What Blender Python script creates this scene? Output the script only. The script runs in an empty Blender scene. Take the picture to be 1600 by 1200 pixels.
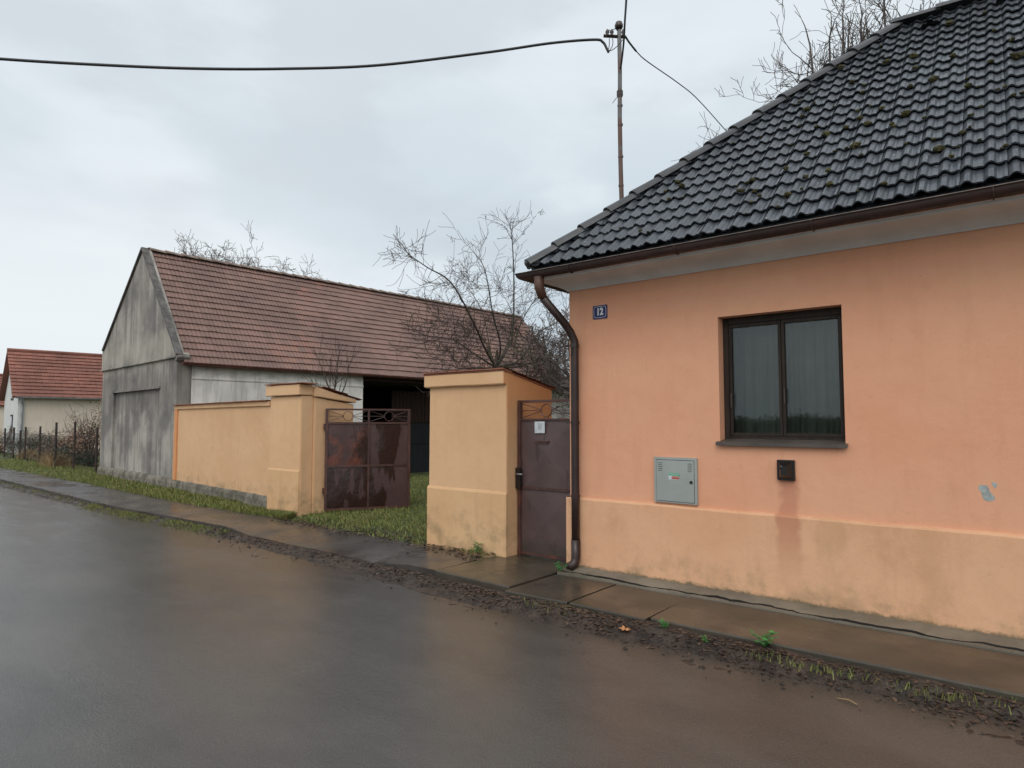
import bpy, bmesh, math, random
import numpy as np
from mathutils import Vector
random.seed(7); RNG = np.random.default_rng(11)
S = bpy.context.scene; COL = S.collection

# ------------------------------------------------------------------ camera
FPX, HC = 1000.0, 1.62
PIT, AZ = math.atan(60/1000), math.radians(128.6)
Fv = Vector((math.cos(AZ)*math.cos(PIT), math.sin(AZ)*math.cos(PIT), math.sin(PIT)))
Rv = Vector((math.sin(AZ), -math.cos(AZ), 0)); Uv = Rv.cross(Fv)
CAM = Vector((0, 0, HC))
def at(px, py, d):                       # a surveyed point: bearing read off the photo, d metres away
    return CAM + (Fv + Rv*((px-800)/FPX) - Uv*((py-600)/FPX))*d
cd = bpy.data.cameras.new('camera'); co = bpy.data.objects.new('camera', cd); COL.objects.link(co)
cd.sensor_width = 36; cd.lens = 36*FPX/1600; cd.clip_end = 2000; cd.clip_start = .05
co.location = CAM; co.rotation_euler = (math.pi/2+PIT, 0, AZ-math.pi/2)
S.camera = co

# ------------------------------------------------------------------ mesh helpers
class MB:
    def __init__(s): s.v, s.f, s.c = [], [], []
    def add(s, vs, fs, c=None):
        o = len(s.v); s.v += [tuple(p) for p in vs]
        s.f += [tuple(i+o for i in f) for f in fs]
        s.c += [c if c is not None else .5]*len(fs); return s
    def box(s, x0, x1, y0, y1, z0, z1, c=None):
        return s.add([(x0,y0,z0),(x1,y0,z0),(x1,y1,z0),(x0,y1,z0),(x0,y0,z1),(x1,y0,z1),(x1,y1,z1),(x0,y1,z1)],
            [(0,3,2,1),(4,5,6,7),(0,1,5,4),(1,2,6,5),(2,3,7,6),(3,0,4,7)], c)
    def fbox(s, O, u, v, w, a0, a1, b0, b1, c0, c1, c=None):   # box in frame O,u,v,w
        P = lambda a, b, d: O+u*a+v*b+w*d
        return s.add([P(a0,b0,c0),P(a1,b0,c0),P(a1,b1,c0),P(a0,b1,c0),P(a0,b0,c1),P(a1,b0,c1),P(a1,b1,c1),P(a0,b1,c1)],
            [(0,3,2,1),(4,5,6,7),(0,1,5,4),(1,2,6,5),(2,3,7,6),(3,0,4,7)], c)
    def tube(s, pts, rad, n=8, caps=True, c=None):
        pts = [Vector(p) for p in pts]; m = len(pts)
        if not hasattr(rad, '__len__'): rad = [rad]*m
        vs = []; up = None
        for i, p in enumerate(pts):
            t = (pts[min(i+1, m-1)]-pts[max(i-1, 0)]).normalized()
            if up is None: up = Vector((0,0,1)) if abs(t.z) < .9 else Vector((1,0,0))
            a = t.cross(up)
            if a.length < 1e-4: a = t.cross(Vector((1,0,0)))
            a.normalize(); b = a.cross(t); up = b
            for k in range(n):
                q = 2*math.pi*k/n; vs.append(p+(a*math.cos(q)+b*math.sin(q))*rad[i])
        fs = [(i*n+k, i*n+(k+1)%n, (i+1)*n+(k+1)%n, (i+1)*n+k) for i in range(m-1) for k in range(n)]
        if caps: fs += [tuple(range(n))[::-1], tuple((m-1)*n+k for k in range(n))]
        return s.add(vs, fs, c)
    def prism(s, poly, ax, a0, a1, c=None):   # poly of (Vector base pts) extruded along vector ax
        m = len(poly); poly = [Vector(p) for p in poly]; ax = Vector(ax)
        vs = [p+ax*a0 for p in poly]+[p+ax*a1 for p in poly]
        return s.add(vs, [tuple(range(m))[::-1], tuple(range(m, 2*m))]+[(i,(i+1)%m,(i+1)%m+m,i+m) for i in range(m)], c)
    def ball(s, c, r, seg=10, ring=6, jit=0, col=None):
        vs = []; c = Vector(c)
        for i in range(ring+1):
            th = math.pi*i/ring
            for k in range(seg):
                ph = 2*math.pi*k/seg; j = 1+random.uniform(-jit, jit)
                vs.append(c+Vector((math.sin(th)*math.cos(ph)*r[0]*j, math.sin(th)*math.sin(ph)*r[1]*j, math.cos(th)*r[2]*j)))
        return s.add(vs, [(i*seg+k,(i+1)*seg+k,(i+1)*seg+(k+1)%seg,i*seg+(k+1)%seg) for i in range(ring) for k in range(seg)], col)
    def build(s, name, mat, parent=None, smooth=False, fix=True, bevel=0, rough=0):
        off = Vector((0,0,0)); p = parent
        while p is not None: off += p.location; p = p.parent
        me = bpy.data.meshes.new(name)
        me.from_pydata([(a-off.x, b-off.y, c-off.z) for a, b, c in s.v], [], s.f)
        at_ = me.attributes.new('rnd', 'FLOAT', 'FACE'); at_.data.foreach_set('value', [float(x) for x in s.c])
        if fix and len(s.f) < 60000:
            bm = bmesh.new(); bm.from_mesh(me); bmesh.ops.recalc_face_normals(bm, faces=bm.faces)
            if bevel:
                bmesh.ops.bevel(bm, geom=bm.edges[:], offset=bevel, segments=2, affect='EDGES', clamp_overlap=True)
            if rough:
                for _ in range(40):
                    es = [e for e in bm.edges if e.calc_length() > .16]
                    if not es or len(bm.verts) > 9000: break
                    bmesh.ops.subdivide_edges(bm, edges=es, cuts=1, use_grid_fill=True)
                bmesh.ops.triangulate(bm, faces=[f for f in bm.faces if len(f.verts) > 4])
                from mathutils import noise as mn
                for v_ in bm.verts:
                    c_ = v_.co+off; v_.co += Vector((mn.noise(c_*2.3), mn.noise(c_*2.3+Vector((9,0,0))), mn.noise(c_*2.3+Vector((0,9,0)))))*rough + Vector((mn.noise(c_*11), mn.noise(c_*11+Vector((7,0,0))), mn.noise(c_*11+Vector((0,7,0)))))*rough*.5
            bm.to_mesh(me); bm.free()
        if smooth:
            for q in me.polygons: q.use_smooth = True
        if mat: me.materials.append(mat)
        o = bpy.data.objects.new(name, me); COL.objects.link(o)
        if parent is not None: o.parent = parent
        return o
def tag(o, label=None, cat=None, group=None, kind=None):
    if label: o['label'] = label
    if cat: o['category'] = cat
    if group: o['group'] = group
    if kind: o['kind'] = kind
    return o
def thing(name, loc, label, cat, group=None):
    o = bpy.data.objects.new(name, None); COL.objects.link(o); o.location = loc; o.empty_display_size = .2
    return tag(o, label, cat, group)
def X(*a): return Vector(a)

# ------------------------------------------------------------------ material helpers
def lin(r, g, b):
    f = lambda c: (c/255/12.92) if c/255 <= .04045 else ((c/255+.055)/1.055)**2.4
    return (f(r), f(g), f(b), 1)
class NT:
    def __init__(s, name):
        s.m = bpy.data.materials.new(name); s.m.use_nodes = True; s.t = s.m.node_tree; s.t.nodes.clear()
        s.out = s.n('ShaderNodeOutputMaterial'); s.b = s.n('ShaderNodeBsdfPrincipled')
        s.l(s.b.outputs[0], s.out.inputs[0]); s.pos = s.n('ShaderNodeNewGeometry').outputs['Position']
    def n(s, t, **k):
        x = s.t.nodes.new(t)
        for a, b in k.items(): setattr(x, a, b)
        return x
    def l(s, a, b): s.t.links.new(a, b)
    def set(s, sock, v):
        if isinstance(v, bpy.types.NodeSocket): s.l(v, sock)
        else: sock.default_value = v
    def math(s, op, a, b=0, c=0, clamp=False):
        x = s.n('ShaderNodeMath', operation=op, use_clamp=clamp); s.set(x.inputs[0], a); s.set(x.inputs[1], b); s.set(x.inputs[2], c); return x.outputs[0]
    def mapv(s, scale=(1,1,1), loc=(0,0,0), rot=(0,0,0), v=None):
        x = s.n('ShaderNodeMapping'); s.l(v or s.pos, x.inputs[0]); x.inputs['Scale'].default_value = scale
        x.inputs['Location'].default_value = loc; x.inputs['Rotation'].default_value = rot; return x.outputs[0]
    def noise(s, scale, detail=4, rough=.55, st=(1,1,1), loc=(0,0,0), dist=0):
        x = s.n('ShaderNodeTexNoise'); s.l(s.mapv(st, loc), x.inputs['Vector']); x.inputs['Scale'].default_value = scale
        x.inputs['Detail'].default_value = detail; x.inputs['Roughness'].default_value = rough; x.inputs['Distortion'].default_value = dist
        return x.outputs['Fac']
    def vor(s, scale, feat='F1', st=(1,1,1)):
        x = s.n('ShaderNodeTexVoronoi', feature=feat); s.l(s.mapv(st), x.inputs['Vector']); x.inputs['Scale'].default_value = scale
        return x
    def ramp(s, f, lo, hi, a=0., b=1.):        # smooth map range
        x = s.n('ShaderNodeMapRange', interpolation_type='SMOOTHSTEP'); s.set(x.inputs[0], f)
        for i, q in enumerate((lo, hi, a, b)): x.inputs[i+1].default_value = q
        return x.outputs[0]
    def mix(s, f, a, b, mode='MIX'):
        x = s.n('ShaderNodeMix', data_type='RGBA', blend_type=mode); s.set(x.inputs[0], f); s.set(x.inputs[6], a); s.set(x.inputs[7], b); return x.outputs[2]
    def z(s):
        x = s.n('ShaderNodeSeparateXYZ'); s.l(s.pos, x.inputs[0]); return x.outputs
    def rnd(s): return s.n('ShaderNodeAttribute', attribute_name='rnd').outputs['Fac']
    def bump(s, h, strength=.3, dist=.01, prev=None):
        x = s.n('ShaderNodeBump'); x.inputs['Strength'].default_value = strength; x.inputs['Distance'].default_value = dist
        s.l(h, x.inputs['Height']); 
        if prev: s.l(prev, x.inputs['Normal'])
        s.l(x.outputs[0], s.b.inputs['Normal']); return x.outputs[0]
    def fin(s, col, rough=.8, spec=.5, metal=0):
        s.set(s.b.inputs['Base Color'], col); s.set(s.b.inputs['Roughness'], rough)
        s.set(s.b.inputs['Specular IOR Level'], spec); s.set(s.b.inputs['Metallic'], metal); return s.m

def m_plain(name, c, rough=.7, var=.25, scale=6, metal=0, bump=.15, spec=.5):
    t = NT(name); n = t.noise(scale, 5); d = tuple(x*(1-var) for x in c[:3])+(1,)
    col = t.mix(t.ramp(n, .35, .65), d, c); t.bump(t.noise(scale*8, 4), bump, .004)
    return t.fin(col, rough, spec, metal)

def m_plaster(name, A, B, dirt, zgreen=.5, streak=.35, pit=.4, extra=None, ztop=None):
    t = NT(name)
    col = t.mix(t.ramp(t.noise(1.1, 4), .22, .8), A, B)
    col = t.mix(t.math('MULTIPLY', t.ramp(t.noise(7, 6, .65), .45, .75), .14), col, dirt)
    col = t.mix(t.math('MULTIPLY', t.ramp(t.noise(3.5, 5, .6, st=(2.5,2.5,.35)), .5, .75), streak), col, dirt)   # run-off streaks
    col = t.mix(t.math('MULTIPLY', t.ramp(t.noise(38, 3, .7), .6, .78), .18), col, (.12,.07,.04,1))
    z = t.z()[2]
    hz = t.math('SUBTRACT', z, t.math('MULTIPLY', t.noise(5, 4), .5))
    hz = t.math('ADD', hz, 0)
    g = t.ramp(hz, zgreen-.42, zgreen-.12, 1, 0); g = t.math('MULTIPLY', g, t.ramp(t.noise(4, 6, .7, loc=(6,1,3)), .42, .66))
    col = t.mix(t.math('MULTIPLY', g, .42), col, (.10,.10,.055,1))
    if extra: col = extra(t, col)
    # trowel marks: faint long scratches and pinholes
    tr = t.ramp(t.noise(9, 6, .7, st=(.6,.6,2.2), loc=(3,3,3)), .60, .66)
    col = t.mix(t.math('MULTIPLY', tr, .10), col, dirt)
    ph = t.ramp(t.vor(14).outputs['Distance'], .02, .06, 1, 0); ph = t.math('MULTIPLY', ph, t.ramp(t.noise(2.1, 2, loc=(5,5,5)), .55, .6))
    col = t.mix(t.math('MULTIPLY', ph, .5), col, (.16,.09,.05,1))
    b1 = t.bump(t.noise(140, 3, .6), pit, .003)
    t.bump(t.noise(5, 4, .5), .22, .03, b1)
    return t.fin(col, .88, .3)

def band(t, v, lo, hi, soft):     # 1 inside lo..hi
    return t.math('MULTIPLY', t.ramp(v, lo-soft, lo+soft), t.ramp(v, hi-soft, hi+soft, 1, 0))

ORA, ORB = (.66,.315,.19,1), (.69,.37,.23,1)
YEA, YEB = (.60,.365,.20,1), (.66,.425,.245,1)
def ex_house(t, col):
    xyz = t.z(); wob = t.math('MULTIPLY', t.math('SUBTRACT', t.noise(9, 3), .5), .12)
    xs = t.math('ADD', xyz[0], wob)
    f = t.math('MULTIPLY', band(t, xs, -1.63, -1.49, .035), t.math('MULTIPLY', t.ramp(xyz[2], .35, 1.1, .05, .45), t.ramp(xyz[2], 1.12, 1.2, 1, 0)))
    return t.mix(f, col, (.34,.10,.06,1))
def ex_dado(t, col):
    ft = t.ramp(t.math('ADD', t.z()[2], t.math('MULTIPLY', t.noise(16, 5, .7), .10)), .19, .225, 1, 0)
    col = t.mix(t.math('MULTIPLY', ft, .75), col, (.085,.085,.045,1))
    xyz = t.z(); wob = t.math('MULTIPLY', t.math('SUBTRACT', t.noise(9, 3), .5), .10)
    xs = t.math('ADD', xyz[0], wob)
    f = t.math('MULTIPLY', band(t, xs, -1.66, -1.47, .03), t.ramp(xyz[2], .2, .86, .0, .55))
    col = t.mix(f, col, (.36,.12,.07,1))
    return t.mix(t.math('MULTIPLY', t.ramp(t.noise(2.2, 5, .65, st=(1,1,.6), loc=(3,1,2)), .52, .7), .3), col, (.36,.2,.09,1))
M_wall = m_plaster('salmon_plaster', ORA, ORB, (.50,.24,.13,1), -3, .2, extra=ex_house)
M_dado = m_plaster('ochre_orange_plaster', (.63,.34,.195,1), (.67,.40,.24,1), (.42,.24,.13,1), .30, .18, extra=ex_dado)
def ex_side(t, col):       # more saturated orange on the faces turned to the gates
    n = t.n('ShaderNodeNewGeometry'); x = t.n('ShaderNodeSeparateXYZ'); t.l(n.outputs['True Normal'], x.inputs[0])
    f = t.ramp(x.outputs[0], .4, .8); u = t.ramp(t.z()[2], 1.3, 2.1, .15, .8)
    return t.mix(t.math('MULTIPLY', f, u), col, (.62,.29,.12,1))
M_yel = m_plaster('yellow_plaster', YEA, YEB, (.46,.30,.15,1), .5, .25, extra=ex_side)
M_yelp = m_plaster('yellow_pillar_plaster', YEA, YEB, (.46,.28,.13,1), .5, .3)
M_yel2 = m_plaster('yellow_plaster_lower', (.57,.345,.18,1), (.62,.40,.22,1), (.38,.24,.12,1), .50, .25)
M_grayp = m_plain('grey_painted_cornice', (.68,.69,.69,1), .8, .12, 3)
def m_gable():
    t = NT('blackened_grey_render')
    col = t.mix(t.ramp(t.noise(.9, 5, .6), .35, .62), (.18,.168,.155,1), (.38,.352,.315,1))
    st = t.ramp(t.noise(2.2, 6, .65, st=(3,3,.16)), .42, .62)
    col = t.mix(t.math('MULTIPLY', st, .48), col, (.092,.084,.078,1))
    st2 = t.ramp(t.noise(1.5, 5, .6, st=(4,4,.25), loc=(5,2,1)), .58, .72)
    col = t.mix(t.math('MULTIPLY', st2, .5), col, (.40,.375,.315,1))
    z = t.z()[2]; w = t.math('MULTIPLY', t.noise(2.5, 4), 1.1)
    col = t.mix(t.math('MULTIPLY', band(t, t.math('ADD', z, w), 3.6, 4.3, .3), .5), col, (.42,.385,.32,1))
    col = t.mix(t.math('MULTIPLY', band(t, t.math('ADD', z, w), 2.4, 3.5, .25), .45), col, (.085,.078,.07,1))
    col = t.mix(t.ramp(z, .36, .42, .8, 0), col, (.12,.115,.09,1))
    t.bump(t.noise(60, 5, .65), .4, .008); return t.fin(col, .9, .25)
M_gable = m_gable()
def m_barnwall():
    t = NT('whitewashed_render')
    col = t.mix(t.ramp(t.noise(1.3, 5, .6), .35, .65), (.55,.53,.49,1), (.72,.69,.65,1))
    col = t.mix(t.math('MULTIPLY', t.ramp(t.noise(2.5, 5, .65, st=(2,2,.2)), .48, .68), .5), col, (.30,.29,.25,1))
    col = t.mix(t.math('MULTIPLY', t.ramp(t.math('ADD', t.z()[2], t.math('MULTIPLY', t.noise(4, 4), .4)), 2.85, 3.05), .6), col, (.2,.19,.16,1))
    t.bump(t.noise(50, 5), .4, .006); return t.fin(col, .9, .25)
M_barnw = m_barnwall()
def m_plinth():
    t = NT('mossy_concrete')
    col = t.mix(t.ramp(t.noise(4, 6, .65), .35, .65), (.09,.08,.062,1), (.22,.195,.155,1))
    col = t.mix(t.math('MULTIPLY', t.ramp(t.noise(6, 5, .6, loc=(1,2,3)), .5, .7), .6), col, (.05,.05,.03,1))
    col = t.mix(t.math('MULTIPLY', t.ramp(t.noise(2.5, 5, .6, loc=(7,2,3)), .55, .68), .7), col, (.055,.07,.022,1))
    t.bump(t.noise(40, 6, .7), .6, .01); return t.fin(col, .8, .35)
M_plinth = m_plinth()
def m_tile(name, A, B, C, rough, spec, lich, lichc, sc=1.0):
    t = NT(name); r = t.rnd()
    col = t.mix(t.ramp(t.math('ADD', t.math('MULTIPLY', r, .14), t.math('MULTIPLY', t.noise(.7*sc, 5), .9)), .35, .75), A, B)
    col = t.mix(t.ramp(t.math('ADD', t.math('MULTIPLY', r, .12), t.math('MULTIPLY', t.noise(.5*sc, 5, .6, loc=(4,4,4)), .9)), .58, .78), col, C)
    col = t.mix(t.math('MULTIPLY', t.ramp(t.noise(30, 5, .7), .5, .75), .35), col, tuple(x*.4 for x in A[:3])+(1,))
    sp = t.math('MULTIPLY', t.ramp(t.noise(22, 4, .75), .63, .70), lich)
    col = t.mix(sp, col, lichc)
    t.bump(t.noise(90, 3), .2, .002)
    return t.fin(col, t.ramp(t.noise(12, 4), .3, .7, rough-.06, rough+.12), spec)
M_slate = m_tile('dark_wet_roof_tile', (.038,.044,.053,1), (.066,.076,.088,1), (.095,.11,.124,1), .30, .55, .75, (.26,.28,.27,1))
M_hip = m_tile('dark_ridge_tile', (.028,.030,.034,1), (.045,.047,.050,1), (.06,.058,.052,1), .4, .5, .3, (.2,.2,.18,1))
M_redt = m_tile('weathered_red_clay_tile', (.150,.092,.078,1), (.228,.135,.108,1), (.27,.125,.088,1), .6, .35, .5, (.10,.09,.075,1), 1)
M_redt2 = m_tile('red_clay_tile', (.17,.075,.056,1), (.27,.112,.080,1), (.31,.125,.085,1), .65, .3, .35, (.08,.07,.06,1), .8)
M_cap = m_tile('cap_clay_tile', (.20,.08,.05,1), (.30,.12,.07,1), (.22,.14,.09,1), .75, .3, .5, (.08,.07,.05,1))
def m_metalbrown(name, A, B, rough=.35, rust=(.10,.035,.018,1), amt=.5):
    t = NT(name); col = t.mix(t.ramp(t.noise(3, 5, .6), .4, .65), A, B)
    col = t.mix(t.math('MULTIPLY', t.ramp(t.noise(8, 6, .7, st=(1,1,.5)), .52, .66), amt), col, rust)
    t.bump(t.noise(60, 4), .1, .002); return t.fin(col, t.ramp(t.noise(9, 4), .3, .7, rough-.08, rough+.2), .5)
M_gut = m_metalbrown('brown_gutter_metal', (.026,.013,.011,1), (.042,.02,.017,1), .45, (.06,.02,.012,1))
M_pipe = m_metalbrown('flaking_brown_pipe', (.02,.009,.007,1), (.038,.016,.012,1), .35, (.012,.009,.009,1), .7)
M_rim = m_plain('worn_rim', (.20,.15,.12,1), .4, .4, 12)
M_elbow = m_metalbrown('faded_brown_elbow', (.07,.035,.026,1), (.10,.05,.038,1), .5)
def m_gate():
    t = NT('rusty_painted_sheet'); xyz = t.z()
    base = t.mix(t.ramp(t.noise(2, 4), .35, .65), (.048,.024,.023,1), (.068,.034,.032,1))
    run = t.ramp(t.noise(2.1, 5, .62, st=(1.7,1.7,.36), loc=(2,1,4)), .49, .53)     # damp run marks
    base = t.mix(t.math('MULTIPLY', run, .85), base, (.022,.009,.007,1))
    rust = t.math('MULTIPLY', t.ramp(t.noise(3.0, 6, .62, loc=(1,5,2)), .46, .62), band(t, xyz[0], -9.2, -8.66, .06))
    rust = t.math('MULTIPLY', rust, t.ramp(xyz[2], .88, .92))
    base = t.mix(t.math('MULTIPLY', rust, .85), base, (.13,.04,.024,1))
    t.bump(t.noise(5, 3), .35, .03); return t.fin(base, t.mix(run, (.5,.5,.5,1), (.22,.22,.22,1)), .5)
M_gate = m_gate()
M_gatef = m_metalbrown('dark_gate_frame', (.05,.022,.018,1), (.085,.038,.03,1), .4, (.13,.04,.02,1), .6)
def m_door():
    t = NT('brown_painted_sheet'); base = t.mix(t.ramp(t.noise(2.4, 4), .35, .65), (.068,.042,.040,1), (.092,.058,.056,1))
    base = t.mix(t.math('MULTIPLY', t.ramp(t.noise(5, 5, .65, st=(1.6,1.6,.5)), .58, .66), .6), base, (.03,.016,.013,1))
    base = t.mix(t.ramp(t.z()[2], .18, .38, .55, 0), base, (.03,.03,.02,1))
    t.bump(t.noise(90, 3), .12, .002); return t.fin(base, .42, .5)
M_door = m_door()
def m_wood(name, A, B, rough=.6, st=(6,6,.5)):
    t = NT(name); col = t.mix(t.ramp(t.noise(5, 5, .6, st=st), .35, .65), A, B); t.bump(t.noise(12, 4, st=st), .3, .003); return t.fin(col, rough, .25)
M_win = m_wood('dark_window_wood', (.018,.012,.009,1), (.032,.022,.016,1), .6)
M_sill = m_plain('brown_sheet_sill', (.085,.07,.06,1), .35, .3)
M_plank = m_wood('old_brown_planks', (.016,.009,.007,1), (.04,.021,.015,1), .85)
M_dkgreen = m_wood('dark_green_barn_door', (.007,.009,.010,1), (.014,.017,.017,1), .7)
M_dark = m_plain('shade_dark_interior', (.02,.018,.016,1), .95)  # near-black colour stands in for the dimness inside room and shed
M_black = m_plain('black_plastic', (.012,.010,.010,1), .3, .2)
M_box = m_plain('grey_green_plastic', (.31,.335,.315,1), .5, .12, 4, bump=.05)
M_boxd = m_plain('grey_green_plastic_dark', (.06,.075,.07,1), .5)
M_steel = m_plain('galvanised_steel', (.32,.33,.34,1), .4, .35, 10, metal=.6)
def m_pole():
    t = NT('rusty_galvanised_pipe'); z = t.z()[2]
    f = t.ramp(t.math('ADD', t.noise(3, 4, st=(1,1,1.2)), t.ramp(z, 4.2, 7, .12, -.1)), .42, .6)
    col = t.mix(f, (.15,.15,.15,1), (.125,.075,.06,1)); t.bump(t.noise(50, 4), .3, .003); return t.fin(col, .6, .4)
M_pole = m_pole()
M_cable = m_plain('black_cable_sheath', (.018,.02,.022,1), .5)
M_ins = m_plain('brown_porcelain', (.035,.02,.016,1), .2)
M_blue = m_plain('blue_enamel', lin(12,26,88), .45, .1)
M_white = m_plain('white_enamel', (.62,.63,.62,1), .3, .1)
M_paper = m_plain('white_paper', (.50,.54,.56,1), .6, .12, 30)
M_ink = m_plain('grey_print', (.16,.18,.2,1), .7)
M_stg = m_plain('green_sticker_print', (.03,.33,.17,1), .4, .1)
M_str = m_plain('red_sticker_print', (.40,.10,.06,1), .4, .1)
M_lite = m_plain('bare_grey_plaster', (.36,.40,.385,1), .9, .3, 25, bump=.5)
def m_bark(name, A, B, moss=.4):
    t = NT(name); col = t.mix(t.ramp(t.noise(6, 5), .35, .65), A, B)
    col = t.mix(t.math('MULTIPLY', t.ramp(t.noise(2, 4), .5, .68), moss), col, (.04,.043,.018,1))
    t.bump(t.noise(40, 4), .4, .006); return t.fin(col, .85, .3)
M_bark = m_bark('wet_bark', (.035,.028,.024,1), (.075,.06,.052,1), .8)
M_twig = m_bark('dark_twig', (.045,.032,.028,1), (.085,.062,.052,1), .15)
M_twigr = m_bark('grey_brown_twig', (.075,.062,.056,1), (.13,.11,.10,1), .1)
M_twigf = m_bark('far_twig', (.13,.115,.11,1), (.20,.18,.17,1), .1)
def m_leaf(name, A, B, rough=.55):
    t = NT(name); col = t.mix(t.rnd(), A, B); return t.fin(col, rough, .4)
M_leafl = m_leaf('dead_leaves', (.020,.014,.011,1), (.12,.075,.052,1), .5)
M_grass = m_leaf('grass_blades', (.075,.105,.018,1), (.22,.225,.065,1), .5)
M_straw = m_leaf('dead_grass', (.20,.13,.06,1), (.34,.24,.12,1), .7)
M_dgreen = m_leaf('dark_evergreen_leaves', (.012,.026,.016,1), (.045,.07,.04,1), .4)
M_brleaf = m_leaf('withered_brown_leaves', (.14,.07,.045,1), (.32,.20,.125,1), .7)
M_ivy = m_leaf('mossy_green_leaves', (.03,.04,.012,1), (.08,.095,.03,1), .6)
M_weed = m_leaf('fresh_green_leaves', (.03,.13,.03,1), (.07,.24,.06,1), .4)
M_oakleaf = m_leaf('orange_leaf', (.36,.15,.06,1), (.46,.22,.09,1), .5)
M_moss = m_plain('roof_moss', (.062,.055,.014,1), .95, .7, 25, bump=.8)
M_brass = m_plain('pale_curtain', (.20,.19,.16,1), .9, .25, 2)
M_screed = None

# ------------------------------------------------------------------ ground, road, pavement
def interp(tab, x):
    xs = [p[0] for p in tab]; return float(np.interp(x, xs, [p[1] for p in tab]))
KERB = [(-130,11),(-40,6.3),(-22.5,5.0),(-13,4.66),(-9.4,4.80),(-4.8,4.74),(-3.8,4.60),(10,4.62)]     # outer edge of the pavement
EDGE = [(-130,10.6),(-40,5.8),(-22,4.66),(-13,4.50),(-9.35,4.62),(-6.5,4.42),(-5,4.31),(-3,4.30),(-1.8,4.36),(0,4.5),(10,4.5)]  # where the asphalt ends
INNER = [(-130,12.4),(-40,7.5),(-27,6.2),(-18.5,5.98),(-12.2,5.70),(-9.7,5.78),(-7.9,5.68),(-5.8,5.60),(-4.85,5.52),(10,5.45)]
def sm(x): return max(0, min(1, x))
def hn(x, y):       # cheap value noise
    return (math.sin(x*3.1+y*1.7)+math.sin(x*7.3-y*5.1+1.3)*.6+math.sin(x*15.7+y*12.9+.4)*.35+math.sin(x*31.1-y*27.3)*.2)/2.15
def m_road():
    t = NT('wet_asphalt')
    n1 = t.noise(.55, 5, .6, st=(1,1.6,1)); n2 = t.noise(150, 3, .7)
    fine = t.vor(170); agg = fine.outputs['Distance']
    col = t.mix(t.ramp(n1, .35, .65), (.044,.041,.037,1), (.070,.064,.057,1))
    col = t.mix(t.math('MULTIPLY', t.ramp(n2, .56, .7), .6), col, (.16,.145,.13,1))
    y = t.z()[1]
    e = t.ramp(t.math('ADD', y, t.math('MULTIPLY', t.noise(2.5, 4), .8)), 4.3, 4.85)
    col = t.mix(t.math('MULTIPLY', e, .6), col, (.045,.036,.029,1))
    wet = t.ramp(t.noise(.8, 5, .55, st=(1,1.8,1), loc=(3,1,0)), .36, .62)
    wet = t.ramp(t.noise(1.1, 6, .62, st=(.6,2.2,1), loc=(3,1,0)), .38, .60)
    rough = t.math('ADD', t.math('ADD', t.math('MULTIPLY', wet, -.12), .25), t.math('MULTIPLY', t.ramp(n2, .5, .75), .25))
    h = t.math('ADD', t.vor(95).outputs['Distance'], t.math('MULTIPLY', n2, .9))
    b = t.bump(h, .32, .004)
    b = t.bump(t.noise(3, 6, .65, st=(.55,3.2,1), dist=.5), .16, .012, b)
    t.bump(t.noise(1.6, 2, .4, st=(1,1.5,1)), .08, .02, b)
    return t.fin(col, rough, .5)
M_road = m_road()
def m_pav(name, A, B, rlo, rhi, green=.3):
    t = NT(name); col = t.mix(t.ramp(t.noise(1.6, 5, .6), .35, .65), A, B)
    col = t.mix(t.math('MULTIPLY', t.ramp(t.noise(90, 3, .7), .5, .72), .4), col, tuple(x*1.9 for x in A[:3])+(1,))
    col = t.mix(t.math('MULTIPLY', t.ramp(t.noise(3.2, 6, .65, loc=(4,0,1)), .55, .7), green), col, (.04,.045,.018,1))
    b = t.bump(t.noise(120, 4, .7), .22, .004); t.bump(t.noise(3, 4), .12, .02, b)
    return t.fin(col, t.ramp(t.noise(1.3, 4, loc=(2,2,0)), .38, .62, rlo, rhi), .5)
M_pav = m_pav('wet_worn_asphalt_path', (.036,.032,.029,1), (.064,.056,.049,1), .20, .42, .15)
M_slab = m_pav('wet_concrete_slab', (.040,.034,.025,1), (.066,.054,.039,1), .24, .48, .45)
M_apron = m_pav('damp_concrete_strip', (.12,.105,.08,1), (.19,.168,.13,1), .5, .7, .4)
def m_dirt():
    t = NT('wet_dirt'); col = t.mix(t.ramp(t.noise(6, 6, .65), .35, .65), (.018,.013,.010,1), (.052,.037,.028,1))
    col = t.mix(t.math('MULTIPLY', t.ramp(t.noise(55, 3, .7), .56, .68), .7), col, (.11,.08,.06,1))
    t.bump(t.noise(60, 6, .7), .8, .012); return t.fin(col, t.ramp(t.noise(9, 4), .4, .6, .35, .8), .35)
M_dirt = m_dirt()
def m_turf():
    t = NT('turf_soil'); col = t.mix(t.ramp(t.noise(2.2, 6, .65), .35, .65), (.03,.042,.012,1), (.075,.095,.028,1))
    col = t.mix(t.math('MULTIPLY', t.ramp(t.noise(1.2, 5, .6, loc=(3,3,0)), .52, .66), .7), col, (.11,.10,.04,1))
    t.bump(t.noise(30, 5, .7), .9, .03); return t.fin(col, .8, .3)
M_turf = m_turf()

g = MB().add([(-400,-300,-.06),(300,-300,-.06),(300,500,-.06),(-400,500,-.06)], [(0,1,2,3)])
tag(g.build('ground', M_turf, fix=False), kind='structure')

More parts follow.
